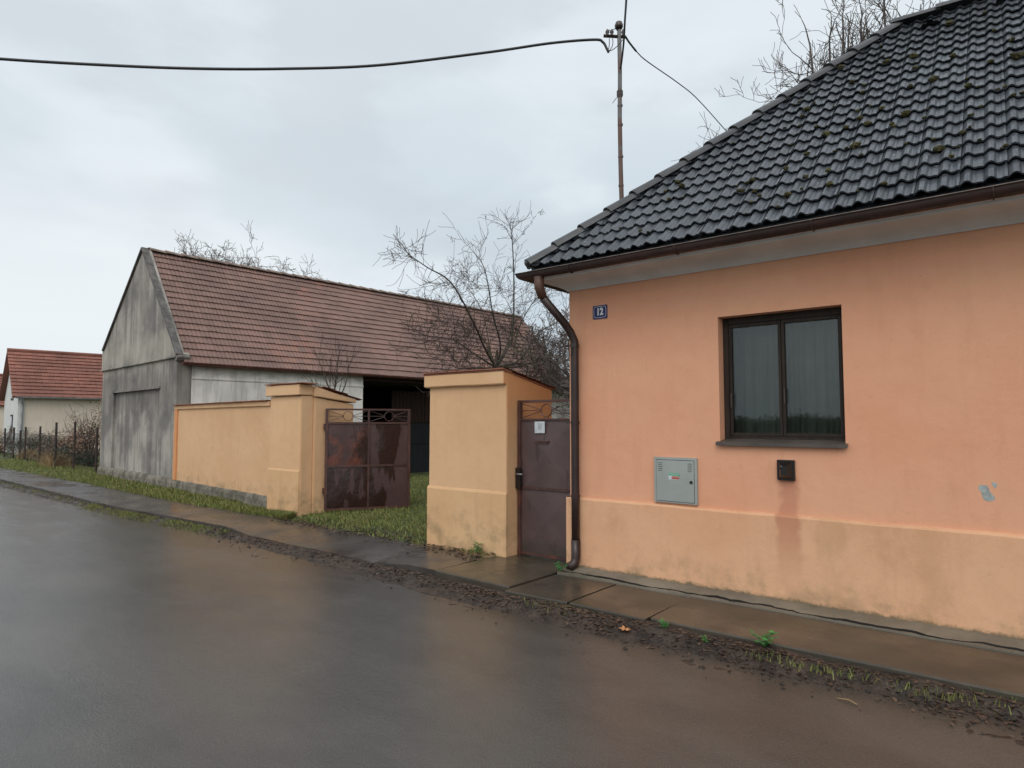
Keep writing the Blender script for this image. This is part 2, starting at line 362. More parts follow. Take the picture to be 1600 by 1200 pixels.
def strip(name, mat, xs, ylo, yhi, ny, zf, kind='structure'):
    m = MB(); vs = []
    for x in xs:
        a, b = ylo(x), yhi(x)
        for j in range(ny+1):
            y = a+(b-a)*j/ny; vs.append((x, y, zf(x, y)))
    n = ny+1; fs = [(i*n+j, (i+1)*n+j, (i+1)*n+j+1, i*n+j+1) for i in range(len(xs)-1) for j in range(ny)]
    m.add(vs, fs); return tag(m.build(name, mat, fix=False, smooth=True), kind=kind)
xsr = list(np.arange(-130, -30, 2.0))+list(np.arange(-30, 9, .5))
strip('road', M_road, xsr, lambda x: interp(EDGE, x)-9, lambda x: interp(KERB, x)+.05, 6, lambda x, y: 0)

def frange(a, b, s): return list(np.arange(a, b, s))
# verge of wet dirt between asphalt and pavement
def verge_z(x, y):
    a, b = interp(EDGE, x)+.06*hn(x*1.3, 2), interp(KERB, x)
    t = sm((y-a)/max(.05, (b-a))); drive = sm((x+9.0)/.5)*sm((-5.6-x)/.5)
    top = .045 - .005*drive + .035*sm((x+4.6)/1.2)
    return -.004+top*min(1, t*1.6)+.010*hn(x*2.3, y*2.3)*min(1, t*4)*(1-.3*drive)+.006*hn(x*9, y*9)*min(1, t*4)
strip('verge', M_dirt, frange(-40, 9, .045), lambda x: interp(EDGE, x)-.12-.05*hn(x, 0), lambda x: interp(KERB, x)+.03, 14, verge_z)
# mud smears spilling on the asphalt in front of the gateway
def smear_z(x, y): return -.012+.02*sm(.75-abs(y-4.22)/.28)*(0.6+.5*hn(x*1.1, y*2))+.004*hn(x*10, y*10)
strip('mud_patch', M_dirt, frange(-8.6, 2.5, .05), lambda x: 3.98, lambda x: 4.5, 10, smear_z)

# asphalt footpath left of the slabs
def path_z(x, y):
    k = interp(KERB, x); drive = sm((x+9.2)/.6)*sm((-5.2-x)/.6)
    e = sm((y-k)/.5); return .10-.055*drive*(1-e)+.006*hn(x*.9, y*.9)+.002*hn(x*6, y*6)*drive
def pathedge(x): return interp(KERB, x)+.012*hn(x*2.1, 5)
m = MB(); xs = frange(-60, -4.78, .1)+[-4.79]; ny = 10; vs = []
for x in xs:
    a, b = pathedge(x), interp(INNER, x)+.04*hn(x*1.9, 9)
    vs.append((x, a+.004, -.03)); 
    for j in range(ny+1):
        y = a+(b-a)*j/ny; vs.append((x, y, path_z(x, y)))
n = ny+2; m.add(vs, [(i*n+j, (i+1)*n+j, (i+1)*n+j+1, i*n+j+1) for i in range(len(xs)-1) for j in range(n-1)])
tag(m.build('pavement', M_pav, fix=False), kind='structure')
# concrete slabs
def slab(m, x0, x1, y0, y1, z, tilt=0, skew=0):
    n = max(2, int((x1-x0)/.09)); r = 7; vs = []
    for i in range(n+1):
        for j in range(r+1):
            u = i/n; v = j/r; e = (abs(hn((x0+u*(x1-x0))*6, j*.9))*.008) if j in (0,) else 0
            vs.append((x0+(x1-x0)*u+skew*v, y0+(y1-y0)*v+e, z+tilt*(u-.5)+.0015*hn(u*5+x0, v*4)))
    k = len(vs); fs = [(i*(r+1)+j, (i+1)*(r+1)+j, (i+1)*(r+1)+j+1, i*(r+1)+j+1) for i in range(n) for j in range(r)]
    b = len(vs)
    for i in range(n+1): x, y, zz = vs[i*(r+1)]; vs.append((x, y-.004, zz-.012)); vs.append((x, y-.004, -.05))
    for i in range(n): fs += [(i*(r+1), b+2*i, b+2*i+2, (i+1)*(r+1)), (b+2*i, b+2*i+1, b+2*i+3, b+2*i+2)]
    c = len(vs)
    for i, xx in ((0, 0), (n, 0)):
        s = len(vs)
        for j in range(r+1): x, y, zz = vs[i*(r+1)+j]; vs.append((x, y, -.05))
        fs += [(i*(r+1)+j, i*(r+1)+j+1, s+j+1, s+j) for j in range(r)]
    m.add(vs, fs)
m = MB()
slab(m, -4.77, -3.80, 4.72, 5.86, .100, -.012, .03)
slab(m, -4.60, -3.79, 5.875, 6.35, .118, 0, 0)
slab(m, -3.75, -3.08, 4.60, 5.40, .098, .008, .02)
slab(m, -3.05, -2.35, 4.60, 5.385, .102, -.006, .02)
slab(m, -2.325, 8.9, 4.64, 5.40, .104, .0, 0)
tag(m.build('paving_slabs', M_slab, fix=True), kind='structure')
# concrete strip against the house, with its long crack
m = MB(); xs = frange(-3.74, 8.9, .035); rows = []
def crack(x): return 5.475+.035*hn(x*1.1, 1)+.02*hn(x*4.3, 3)+.006*hn(x*15, 1)+(x+3.7)*-.004
for x in xs:
    c = crack(x); w = .0045+.007*hn(x*1.7, 7)+.004*hn(x*9, 3); w = max(.0007, w)*min(1.3, max(.6, .8-x*.12))
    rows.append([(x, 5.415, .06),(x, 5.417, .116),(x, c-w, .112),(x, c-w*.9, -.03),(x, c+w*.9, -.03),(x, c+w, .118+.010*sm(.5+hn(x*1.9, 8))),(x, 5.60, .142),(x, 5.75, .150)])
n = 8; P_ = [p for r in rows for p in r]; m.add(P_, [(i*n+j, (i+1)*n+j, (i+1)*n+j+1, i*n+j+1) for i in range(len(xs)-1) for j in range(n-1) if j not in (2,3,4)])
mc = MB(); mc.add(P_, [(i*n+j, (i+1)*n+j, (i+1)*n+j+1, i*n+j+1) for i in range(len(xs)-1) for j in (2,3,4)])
tag(mc.build('crack', m_plain('crack_soil_and_shade', (.012,.010,.008,1), .8), fix=False), kind='structure')  # soil in the crack, with the shade of its depth painted in as black
tag(m.build('concrete_apron', M_apron, fix=False), kind='structure')
# yard turf
def yard_z(x, y):
    d = sm((y-8)/5); b = .145 - .10*d*sm((-x-4)/4) - (.055*(1-sm((y-interp(INNER, x)+.05)/.35)) if y < 8 else 0)
    return b+.018*hn(x*.9, y*.9)+.008*hn(x*3, y*3)
strip('turf', M_turf, frange(-60, -3.7, .2), lambda x: (interp(INNER, x)-.06 if x < -5.8 else 6.3), lambda x: 30., 110, lambda x, y: yard_z(x, y))

# ------------------------------------------------------------------ tile roof generator
def tiles(mb, O, u, v, L, SL, tw, ch, prof, lift, inside, jit=.003, sub=8, lead=.02, clamp=None, lipk=1.15, over=.01):
    O, u, v = Vector(O), Vector(u).normalized(), Vector(v).normalized(); w = u.cross(v).normalized()
    if w.z < 0: w = -w
    nc = int(math.ceil(SL/ch)); nt = int(math.ceil(L/tw))
    for r in range(nc):
        v0 = r*ch-lead; v1 = min((r+1)*ch+over, SL)
        rj = random.uniform(-jit, jit)
        for c in range(nt):
            u0, u1 = c*tw, min((c+1)*tw, L)
            if not inside((u0+u1)/2, (v0+v1)/2): continue
            col = random.random(); hj = random.uniform(-jit, jit)+rj; vj = random.uniform(-jit, jit)*1.5; tj = random.uniform(-jit, jit)
            vs = []
            for k in range(sub+1):
                q = k/sub; uu = u0+(u1-u0)*q; h = prof(q); ut, ub = uu, uu
                if clamp: ut, ub = clamp(uu, v1), clamp(uu, v0)
                top = O+u*ut+v*v1+w*(h*(.8 if over < .02 else 1)-(.0 if over < .02 else lift*.22)+.002); bot = O+u*ub+v*(v0+vj)+w*(h+lift+hj+tj*q)
                lip = bot-w*lift*lipk
                vs += [top, bot, lip]
            fs = []
            for k in range(sub): a = k*3; fs += [(a, a+1, a+4, a+3), (a+1, a+2, a+5, a+4)]
            mb.add(vs, fs, col)

# ------------------------------------------------------------------ the salmon house
HX0, HX1, HY0, HY1 = -3.75, 6.3, 5.68, 10.78
EZ = 3.215
house = thing('house', (HX0, HY0, .1), 'salmon orange single storey house with a dark grey tiled hip roof at the right', 'house')
WX0, WX1, WZ0, WZ1 = -2.14, -1.12, 1.45, 2.575
m = MB()
def quad(m, a, b, c, d): m.add([a, b, c, d], [(0,1,2,3)])
def gridwall(m, x0, x1, z0, z1, y):
    m.add([(x0,y,z0),(x1,y,z0),(x1,y,z1),(x0,y,z1)], [(0,1,2,3)])
gridwall(m, HX0, WX0, .05, 3.06, HY0); gridwall(m, WX1, HX1, .05, 3.06, HY0)
gridwall(m, WX0, WX1, .05, WZ0, HY0); gridwall(m, WX0, WX1, WZ1, 3.06, HY0)
rd = .17
quad(m, (WX0,HY0,WZ0),(WX0,HY0+rd,WZ0),(WX0,HY0+rd,WZ1),(WX0,HY0,WZ1)); quad(m, (WX1,HY0,WZ0),(WX1,HY0,WZ1),(WX1,HY0+rd,WZ1),(WX1,HY0+rd,WZ0))
quad(m, (WX0,HY0,WZ1),(WX0,HY0+rd,WZ1),(WX1,HY0+rd,WZ1),(WX1,HY0,WZ1)); quad(m, (WX0,HY0,WZ0),(WX1,HY0,WZ0),(WX1,HY0+rd,WZ0),(WX0,HY0+rd,WZ0))
quad(m, (HX0,HY0,.05),(HX0,HY0,3.06),(HX0,HY1,3.06),(HX0,HY1,.05)); quad(m, (HX1,HY0,.05),(HX1,HY1,.05),(HX1,HY1,3.06),(HX1,HY0,3.06))
quad(m, (HX0,HY1,.05),(HX0,HY1,3.06),(HX1,HY1,3.06),(HX1,HY1,.05))
m.build('wall', M_wall, house, fix=False)
# dado standing a little proud
m = MB(); prof = [(.0,.05),(.032,.05),(.032,.825),(.022,.842),(.0,.848)]
def ring(m, prof, x0=HX0, x1=HX1, y0=HY0, y1=HY1):
    vs = []; n = len(prof)
    for cx, cy, sx, sy in ((x0,y0,-1,-1),(x1,y0,1,-1),(x1,y1,1,1),(x0,y1,-1,1)):
        for o, z in prof: vs.append((cx+sx*o, cy+sy*o, z))
    m.add(vs, [(i*n+j, ((i+1)%4)*n+j, ((i+1)%4)*n+j+1, i*n+j+1) for i in range(4) for j in range(n-1)])
# front run subdivided with a wavering line, returns plain
nx = 120; vs = []; n = len(prof)
for i in range(nx+1):
    x = HX0-.032+(HX1-HX0+.064)*i/nx
    for o, z in prof:
        vs.append((x, HY0-o-(.0015*hn(x*2, z*3) if o else -.002), z+(.004*hn(x*1.7, 2) if z > .5 else 0)))
m.add(vs, [(i*n+j, (i+1)*n+j, (i+1)*n+j+1, i*n+j+1) for i in range(nx) for j in range(n-1)])
m.box(HX0-.032, HX0, HY0-.0325, HY1, .05, .835)
m.build('dado', M_dado, house, fix=False)
# cove cornice
m = MB(); ring(m, [(.0,3.02),(.012,3.015),(.03,3.03),(.07,3.055),(.13,3.082),(.2,3.10),(.27,3.113),(.275,3.135),(.345,3.14),(.345,3.20)])
m.build('cornice', M_grayp, house, smooth=False)
# window
win = MB()
fy = HY0+.115
for a, b, c, d in ((WX0,WX0+.05,WZ0,WZ1),(WX1-.03,WX1,WZ0,WZ1),(WX0+.05,WX1-.03,WZ0,WZ0+.045),(WX0+.05,WX1-.03,WZ1-.06,WZ1)):
    win.box(a, b, fy, fy+.075, c, d)
W = win.build('window', M_win, house, bevel=.004)
mid = (WX0+WX1)/2
for (a, b) in ((WX0+.052, mid-.002), (mid+.002, WX1-.032)):
    s = MB(); y0, y1 = fy+.008, fy+.06; z0, z1 = WZ0+.047, WZ1-.062
    s.box(a, a+.025, y0, y1, z0, z1); s.box(b-.025, b, y0, y1, z0, z1); s.box(a+.025, b-.025, y0, y1, z0, z0+.03); s.box(a+.025, b-.025, y0, y1, z1-.03, z1)
    s.build('sash', M_win, W, bevel=.003)
t = NT('window_glass'); t.t.nodes.remove(t.b)
gl = t.n('ShaderNodeBsdfGlossy'); gl.inputs['Roughness'].default_value = .015; tr = t.n('ShaderNodeBsdfTransparent'); tr.inputs[0].default_value = (.8,.86,.84,1)
fr = t.n('ShaderNodeFresnel'); fr.inputs[0].default_value = 1.6; mx = t.n('ShaderNodeMixShader')
t.l(fr.outputs[0], mx.inputs[0]); t.l(tr.outputs[0], mx.inputs[1]); t.l(gl.outputs[0], mx.inputs[2]); t.l(mx.outputs[0], t.out.inputs[0])
M_glass = t.m
for (a, b) in ((WX0+.077, mid-.027), (mid+.027, WX1-.057)):
    p = MB().box(a-.004, b+.004, fy+.03, fy+.036, WZ0+.08, WZ1-.094); p.build('pane', M_glass, W)
s = MB(); s.prism([X(0,HY0-.045,WZ0-.005),X(0,HY0-.045,WZ0-.035),X(0,HY0-.038,WZ0-.035),X(0,HY0-.036,WZ0-.012),X(0,fy,WZ0+.012),X(0,fy,WZ0+.022)], X(1,0,0), WX0-.025, WX1+.02)
s.build('window_sill', M_sill, W)
s = MB(); vs = []; nn = 120
for i in range(nn+1):
    x = WX0-.1+(WX1-WX0+.2)*i/nn; y = fy+.2+.022*math.sin(i*.42)+.010*math.sin(i*1.03)
    vs += [(x, y, WZ0-.1), (x, y, WZ1+.1)]
s.add(vs, [(2*i, 2*i+2, 2*i+3, 2*i+1) for i in range(nn)]); s.build('curtain', M_brass, W, fix=False, smooth=True)
s = MB()                                         # the dark room behind
s.add([(WX0-.5,fy+.08,.6),(WX1+.5,fy+.08,.6),(WX1+.5,fy+1.6,.6),(WX0-.5,fy+1.6,.6),(WX0-.5,fy+.08,2.9),(WX1+.5,fy+.08,2.9),(WX1+.5,fy+1.6,2.9),(WX0-.5,fy+1.6,2.9)],
      [(0,1,2,3),(4,5,6,7),(1,2,6,5),(2,3,7,6),(3,0,4,7)]); s.build('room', M_dark, W, fix=False)
for hx, hz in ((WX0+.075, WZ0+.3), (mid+.025, WZ0+.33)):
    s = MB(); s.tube([(hx,fy-.004,hz),(hx,fy-.022,hz+.01),(hx,fy-.022,hz+.12),(hx,fy-.004,hz+.13)], .004, 6); s.build('window_handle', M_sill, W)
# vent box (flue cover) under the window
v = MB(); vx0, vx1, vz0, vz1 = -1.645, -1.505, 1.135, 1.305
v.box(vx0, vx1, HY0-.035, HY0+.01, vz0, vz1)
vt = v.build('flue_vent', M_black, house, bevel=.004)
v = MB(); O = X(vx0+.012,HY0-.035,0); 
v.add([(vx0+.014,HY0-.036,vz0+.014),(vx1-.014,HY0-.036,vz0+.014),(vx1-.014,HY0-.036,vz1-.014),(vx0+.014,HY0-.036,vz1-.014),
       (vx0+.045,HY0-.085,vz0+.045),(vx1-.045,HY0-.085,vz0+.045),(vx1-.045,HY0-.085,vz1-.05),(vx0+.045,HY0-.085,vz1-.05)],
      [(0,1,5,4),(1,2,6,5),(2,3,7,6),(3,0,4,7),(4,5,6,7)]); v.build('vent_hood', M_black, vt)
v = MB(); v.ball((vx0+.045,HY0-.07,vz1-.06), (.022,.02,.022)); v.build('vent_knob', M_black, vt, smooth=True)
# bare plaster where the paint broke off
def blob(m, pts, y):
    n = len(pts); m.add([(x, y, z) for x, z in pts]+[(x, y+.012, z) for x, z in pts], [tuple(range(n))]+[(i,(i+1)%n,(i+1)%n+n,i+n) for i in range(n)])
def w2(px, py):     # photo bearing onto the front wall plane
    r = Fv+Rv*((px-800)/FPX)-Uv*((py-600)/FPX); q = CAM+r*(HY0/r.y); return (q.x, q.z)
m = MB(); blob(m, [w2(*p) for p in ((1529,760),(1532,757.5),(1542,758.5),(1545,762),(1546,767),(1551,773),(1555,777),(1553,782),(1544,783.5),(1538,781),(1535,776),(1533,768),(1529,765))], HY0-.0015)
blob(m, [w2(*p) for p in ((1549,753),(1553,753.5),(1558,756),(1558,760),(1554,763),(1551,758))], HY0-.0015)
m.build('bare_plaster_patch', M_lite, house)

# roof
ridgeY = 8.23; RUN = ridgeY-5.24; RZ = EZ+2.88; EX0 = HX0-.21+.0; EX0 = -3.95; EX1 = 6.5; EY0 = 5.24; EY1 = 2*ridgeY-EY0
m = MB(); q = .03
A, B, C_, D_ = X(EX0,EY0,EZ-q), X(EX1,EY0,EZ-q), X(EX1,EY1,EZ-q), X(EX0,EY1,EZ-q); E_, F_ = X(EX0+RUN,ridgeY,RZ-q), X(EX1-RUN,ridgeY,RZ-q)
m.add([A,B,C_,D_,E_,F_], [(0,1,5,4),(1,2,5),(2,3,4,5),(3,0,4),(0,3,2,1)])
# the wave tiles
SL = math.hypot(RUN, 2.88); s2, sn = RUN/SL, 2.88/SL
def sprof(q):
    a = (q*2)%1; return (.030*math.sin(math.pi*a/.62)**1.3 if a < .62 else .004*math.sin(math.pi*(a-.62)/.38)) + (.007 if q > .93 else 0)
def bigtiles(O, u, v, L, SL, base=True):
    mb = MB(); tiles(mb, O, u, v, L, SL, .262, .212, sprof, .030, lambda a, b: (a > b*s2-.16) and (a < L-b*s2+.16), .002, 18, .02, clamp=lambda a, b: min(max(a, b*s2-.01), L-b*s2+.01), lipk=.42, over=.045); return mb
mf = bigtiles((EX0,EY0-.0,EZ), (1,0,0), (0,s2,sn), EX1-EX0, SL)
me_ = bigtiles((EX0,EY1,EZ), (0,-1,0), (s2,0,sn), EY1-EY0, SL)
mb_ = MB(); 
for q_ in (mf, me_): m.add(q_.v, q_.f); m.c[-len(q_.f):] = q_.c
roof = m.build('roof', M_slate, house, fix=False)
# hip and ridge tiles, one by one
def ridge_run(a, b, n, r0, parent, mat, drop=.02, name='ridge_tile'):
    a, b = Vector(a), Vector(b); d = (b-a)/n
    for i in range(n):
        mb = MB(); p0 = a+d*(i-.03); p1 = a+d*(i+1.08); t_ = d.normalized(); sd = t_.cross(X(0,0,1)).normalized(); up = sd.cross(t_).normalized()
        vs = []
        for p, r, h in ((p0, r0, .016), (p1, r0*.86, -.002)):
            for k in range(9):
                an = math.pi*k/8; vs.append(p+sd*math.cos(an)*r+up*(math.sin(an)*r*.72+h-drop))
            for k in range(9):
                an = math.pi*k/8; vs.append(p+sd*math.cos(an)*(r-.014)+up*(math.sin(an)*(r-.014)*.72+h-drop-.006))
        fs = []
        for k in range(8): fs += [(k,k+1,18+k+1,18+k),(9+k,27+k,27+k+1,9+k+1),(k,9+k,9+k+1,k+1)]
        mb.add(vs, fs, random.random()); mb.build(name, mat, parent, smooth=False)
ridge_run((EX0+.0,EY0+.0,EZ+.03), (EX0+RUN,ridgeY,RZ+.03), 15, .115, roof, M_hip)
ridge_run((EX0+RUN-.02,ridgeY,RZ+.035), (EX1-RUN,ridgeY,RZ+.035), 11, .115, roof, M_hip)
ridge_run((EX0,EY1,EZ+.03), (EX0+RUN,ridgeY,RZ+.03), 15, .115, roof, M_hip)
mb = MB(); mb.ball((EX0+.03,EY0+.03,EZ+.06), (.10,.10,.06), 12, 6); mb.build('hip_end_cap', M_hip, roof, smooth=True)
# two hooded vent tiles
def roofpt(x, up, lift=0): return X(x, EY0+up*s2-lift*sn, EZ+up*sn+lift*s2)
for vx, vu in ((-.62, 3.72), (.02, 3.75)):
    mb = MB(); O = roofpt(vx, vu, .02); u_, v_, w_ = X(1,0,0), X(0,s2,sn), X(0,-sn,s2)
    vs = []
    for k in range(9):
        an = math.pi*k/8; vs += [O+u_*math.cos(an)*.09+w_*math.sin(an)*.085, O+u_*math.cos(an)*.06+w_*math.sin(an)*.01+v_*.22]
    mb.add(vs, [(2*k,2*k+2,2*k+3,2*k+1) for k in range(8)], .2); mb.build('vent_tile', M_hip, roof)
# moss cushions along the course edges
mb = MB()
for _ in range(190):
    c = random.betavariate(1.2, 1.9); up = .212*int(c*19)+.212+random.uniform(-.07, .012)
    x = random.uniform(EX0+.3, 2.2)
    if random.random() < .45: x = random.uniform(-1.9, 1.0)
    if x < EX0+up*s2+.15: continue
    r = random.choice((.011,.014,.018,.022,.03))*random.uniform(.7,1.15)
    wav = sprof(((x-EX0)/.262)%1)
    mb.ball(roofpt(x, up, .034+wav), (r*1.3, r, r*.8), 8, 5, .25)
mo = mb.build('moss', M_moss, roof, fix=False); mo['kind'] = 'stuff'
# gutter: half round, front and hip end
def gutter(m, pts_dir, r=.065):
    pass
def half(m, a, b, r, mit0=None, mit1=None, out=None):
    a, b = Vector(a), Vector(b); d = (b-a).normalized(); sd = Vector(out).normalized(); vs = []
    for p, mt in ((a, mit0), (b, mit1)):
        for rr in (r, r-.004):
            for k in range(11):
                an = math.pi*k/10; o = math.cos(an)*rr; q = p+sd*o-X(0,0,1)*math.sin(an)*rr
                if mt: q += d*(mt*o)
                vs.append(q)
    fs = []
    for k in range(10): fs += [(k,k+1,22+k+1,22+k),(11+k,33+k,33+k+1,11+k+1)]
    m.add(vs, fs)
GY, GX, GZ = 5.185, EX0-.035, 3.145
m = MB(); half(m, (GX,GY,GZ), (EX1,GY,GZ-.0), .062, mit0=-1, out=(0,-1,0)); half(m, (GX,GY,GZ), (GX,EY1,GZ), .062, mit0=-1, out=(-1,0,0))
m.tube([(GX-.062,GY-.062,GZ),(EX1,GY-.062,GZ)], .006, 6); m.tube([(GX-.062,GY-.062,GZ),(GX-.062,EY1,GZ)], .006, 6)
gut = m.build('gutter', M_gut, house, fix=False, smooth=True)
m = MB(); m.tube([(GX-.068,GY-.071,GZ+.003),(EX1,GY-.071,GZ+.003)], .0035, 6); m.build('gutter_rim', M_rim, gut)
for i in range(9):
    mb = MB(); x = EX0+.55+i*1.1
    pts = [(x, GY-math.cos(math.pi*k/8)*.066, GZ-math.sin(math.pi*k/8)*.066) for k in range(9)]+[(x, EY0+.12, GZ+.05)]
    mb.tube(pts, .006, 6); mb.build('gutter_bracket', M_gut, gut)
# downpipe
P0 = at(857, 418, 1); 
dpx = -3.635; dy = 5.60
pts = [(-3.79,GY,GZ-.05),(-3.79,GY+.005,GZ-.16),(-3.775,GY+.045,GZ-.26),(-3.695,dy-.09,GZ-.50),(-3.665,dy-.03,GZ-.585),(dpx,dy,GZ-.68),(dpx,dy,.26)]
top = MB(); top.tube(pts[:3], [.054,.050,.046], 14); 
dp = MB(); dp.tube([pts[2],pts[3],pts[4],pts[5],(dpx,dy,GZ-.9),(dpx,dy,1.6),(dpx,dy,.9),pts[6]], [.042]*8, 14)
dpo = dp.build('downpipe', M_pipe, house, smooth=True); top.build('pipe_outlet', M_elbow, dpo, smooth=True)
for z in (2.42, 1.62, .86):
    mb = MB(); mb.tube([(dpx,dy,z-.018),(dpx,dy,z+.018)], .047, 14); mb.tube([(dpx,dy+.04,z),(dpx,HY0,z)], .008, 6); mb.tube([(dpx-.05,dy-.02,z),(dpx-.085,dy-.03,z)], .01, 6); mb.build('pipe_clamp', M_pipe, dpo)
mb = MB(); mb.tube([(dpx,dy,.42),(dpx,dy,.24),(dpx-.005,dy-.02,.18),(dpx-.03,dy-.09,.145)], [.047,.047,.048,.052], 12); mb.build('pipe_shoe', M_pipe, dpo, smooth=True)
mb = MB(); mb.box(dpx-.062,dpx-.03,dy-.06,dy-.045,2.30,2.36); mb.build('pipe_tag', M_steel, dpo)

# house number plate (flush on the wall)
pl = thing('house_number_plate', (-3.365, HY0-.003, 2.75), 'small blue enamel plate with white number 12 near the house corner', 'number plate')
def rrect(x0, x1, z0, z1, r, k=4):
    out = []
    for cx, cz, a0 in ((x1-r,z1-r,0),(x0+r,z1-r,90),(x0+r,z0+r,180),(x1-r,z0+r,270)):
        for i in range(k+1): a = math.radians(a0+90*i/k); out.append((cx+r*math.cos(a), cz+r*math.sin(a)))
    return out
def plate(name, pts, y0, y1, mat, par):
    m = MB(); n = len(pts); m.add([(x,y0,z) for x, z in pts]+[(x,y1,z) for x, z in pts], [tuple(range(n)), tuple(range(n,2*n))[::-1]]+[(i,(i+1)%n,(i+1)%n+n,i+n) for i in range(n)])
    return m.build(name, mat, par)
px0, px1, pz0, pz1 = -3.455, -3.285, 2.685, 2.825
bp = plate('plate', rrect(px0, px1, pz0, pz1, .012), HY0-.008, HY0-.001, M_blue, pl)
def framepoly(o, i, y, mat, nm, par):
    m = MB(); n = len(o); m.add([(x,y,z) for x, z in o]+[(x,y,z) for x, z in i], [(k,(k+1)%n,(k+1)%n+n,k+n) for k in range(n)]); return m.build(nm, mat, par, fix=False)
0 and framepoly(rrect(px0+.001,px1-.001,pz0+.001,pz1-.001,.012), rrect(px0+.005,px1-.005,pz0+.005,pz1-.005,.010), HY0-.0088, M_white, 'rim', bp)
framepoly(rrect(px0+.012,px1-.012,pz0+.012,pz1-.012,.024), rrect(px0+.0155,px1-.0155,pz0+.0155,pz1-.0155,.021), HY0-.0088, M_white, 'border_line', bp)
def text(name, s, size, loc, mat, par, wide=1.0, bold=.0):
    c = bpy.data.curves.new('t', 'FONT'); c.body = s; c.size = size; c.align_x = 'CENTER'; c.align_y = 'CENTER'; c.offset = bold; c.extrude = .0004
    o = bpy.data.objects.new('t', c); COL.objects.link(o); bpy.context.view_layer.update()
    me = bpy.data.meshes.new_from_object(o); bpy.data.objects.remove(o); mm = MB()
    for v in me.vertices: mm.v.append((loc[0]+v.co.x*wide, loc[1]-v.co.z, loc[2]+v.co.y))
    for p in me.polygons: mm.f.append(tuple(p.vertices)); mm.c.append(.5)
    return mm.build(name, mat, par, fix=False)
text('digits', '12', .098, (-3.37, HY0-.0092, 2.756), M_white, bp, .82, .0045)
m = MB()
for a, b in ((px0+.009,pz0+.009),(px1-.009,pz0+.009),(px0+.009,pz1-.009),(px1-.009,pz1-.009)): m = MB(); m.ball((a,HY0-.009,b), (.0045,.003,.0045), 8, 4); m.build('screw', M_black, bp)

# meter cabinet
cab = thing('meter_cabinet', (-2.565, HY0, .86), 'grey green plastic meter cabinet with a small sticker set in the house wall', 'meter box')
cx0, cx1, cz0, cz1 = -2.775, -2.352, .868, 1.292
m = MB()
for a, b, c, d in ((cx0,cx0+.022,cz0,cz1),(cx1-.022,cx1,cz0,cz1),(cx0+.022,cx1-.022,cz1-.022,cz1),(cx0+.022,cx1-.022,cz0,cz0+.012)): m.box(a,b,HY0-.028,HY0+.01,c,d)
cf = m.build('frame', M_box, cab)
m = MB(); m.box(cx0+.02,cx1-.02,HY0-.012,HY0+.005,cz0+.01,cz1-.02); m.build('back_panel', M_boxd, cab)
m = MB(); m.box(cx0+.026,cx1-.026,HY0-.034,HY0-.015,cz0+.016,cz1-.027); dr = m.build('door', M_box, cab, bevel=.002)
for xx in (cx0+.045, cx1-.085):
    m = MB()
    for k in range(5): m.box(xx, xx+.042, HY0-.0355, HY0-.0338, cz1-.052-k*.0175-.005, cz1-.052-k*.0175)
    m.build('vent_slots', M_boxd, dr)
m = MB(); m.tube([(cx1-.052,HY0-.034,1.07),(cx1-.052,HY0-.040,1.07)], .014, 14); m.build('lock', M_black, dr)
m = MB(); m.box(-2.625,-2.52,HY0-.0356,HY0-.0342,1.085,1.145); st = m.build('sticker', M_paper, dr)
m = MB(); m.box(-2.625,-2.515,HY0-.0366,HY0-.0357,1.125,1.136); m.box(-2.625,-2.515,HY0-.0366,HY0-.0357,1.142,1.147); m.build('green_band', M_stg, st)
m = MB(); m.box(-2.595,-2.52,HY0-.0366,HY0-.0357,1.091,1.110); m.box(-2.595,-2.52,HY0-.0366,HY0-.0357,1.113,1.119); m.build('red_band', M_str, st)

# ------------------------------------------------------------------ tiled caps for pillars and wall
def cap_tiles(m, O, u, v, L, SLn, tw=.18, ch=.30):
    tiles(m, O, u, v, L, SLn, tw, ch, lambda q: .012*(.5+.5*math.cos(2*math.pi*q)), .012, lambda a, b: True, .006, 6, .02)

# right pillar (broad, with a lean-to cap)
PX0, PX1, PY0, PY1 = -5.87, -4.61, 5.68, 6.58
rp = thing('gate_pillar', ((PX0+PX1)/2, PY0, .12), 'broad yellow plastered gate pillar with sloping tiled top between gateway and brown door', 'pillar', 'plastered gate pillars')
ZF, ZB = 2.225, 2.045
m = MB(); m.prism([X(0,PY0,.02),X(0,PY1,.02),X(0,PY1,ZB-.02),X(0,PY0,ZF-.02)], X(1,0,0), PX0, PX1); m.build('body', M_yel, rp, bevel=.008, rough=.004)
m = MB(); m.prism([X(0,PY0-.018,.02),X(0,PY0+.006,.02),X(0,PY0+.006,.832),X(0,PY0-.006,.826),X(0,PY0-.016,.80)], X(1,0,0), PX0-.012, PX1+.004); m.build('lower_render', M_yel2, rp, rough=.003)
m = MB(); m.prism([X(0,PY0-.055,ZF-.165),X(0,PY0-.001,ZF-.175),X(0,PY0-.001,ZF-.02),X(0,PY0-.055,ZF-.015)], X(1,0,0), PX0-.05, PX1-.001); m.build('cornice', M_yel, rp, bevel=.008, rough=.004)
m = MB(); dv = X(0,PY1-PY0+.1,-(ZF-ZB)-.02); ln = dv.length; 
cap_tiles(m, X(PX1+.01,PY1+.05,ZB-.008), X(-1,0,0), -dv, PX1-PX0+.07, ln+.02); 
m.prism([X(0,PY0-.06,ZF-.014),X(0,PY1+.02,ZB-.02),X(0,PY1+.02,ZB-.008),X(0,PY0-.06,ZF-.002)], X(1,0,0), PX0-.055, PX1+.006)
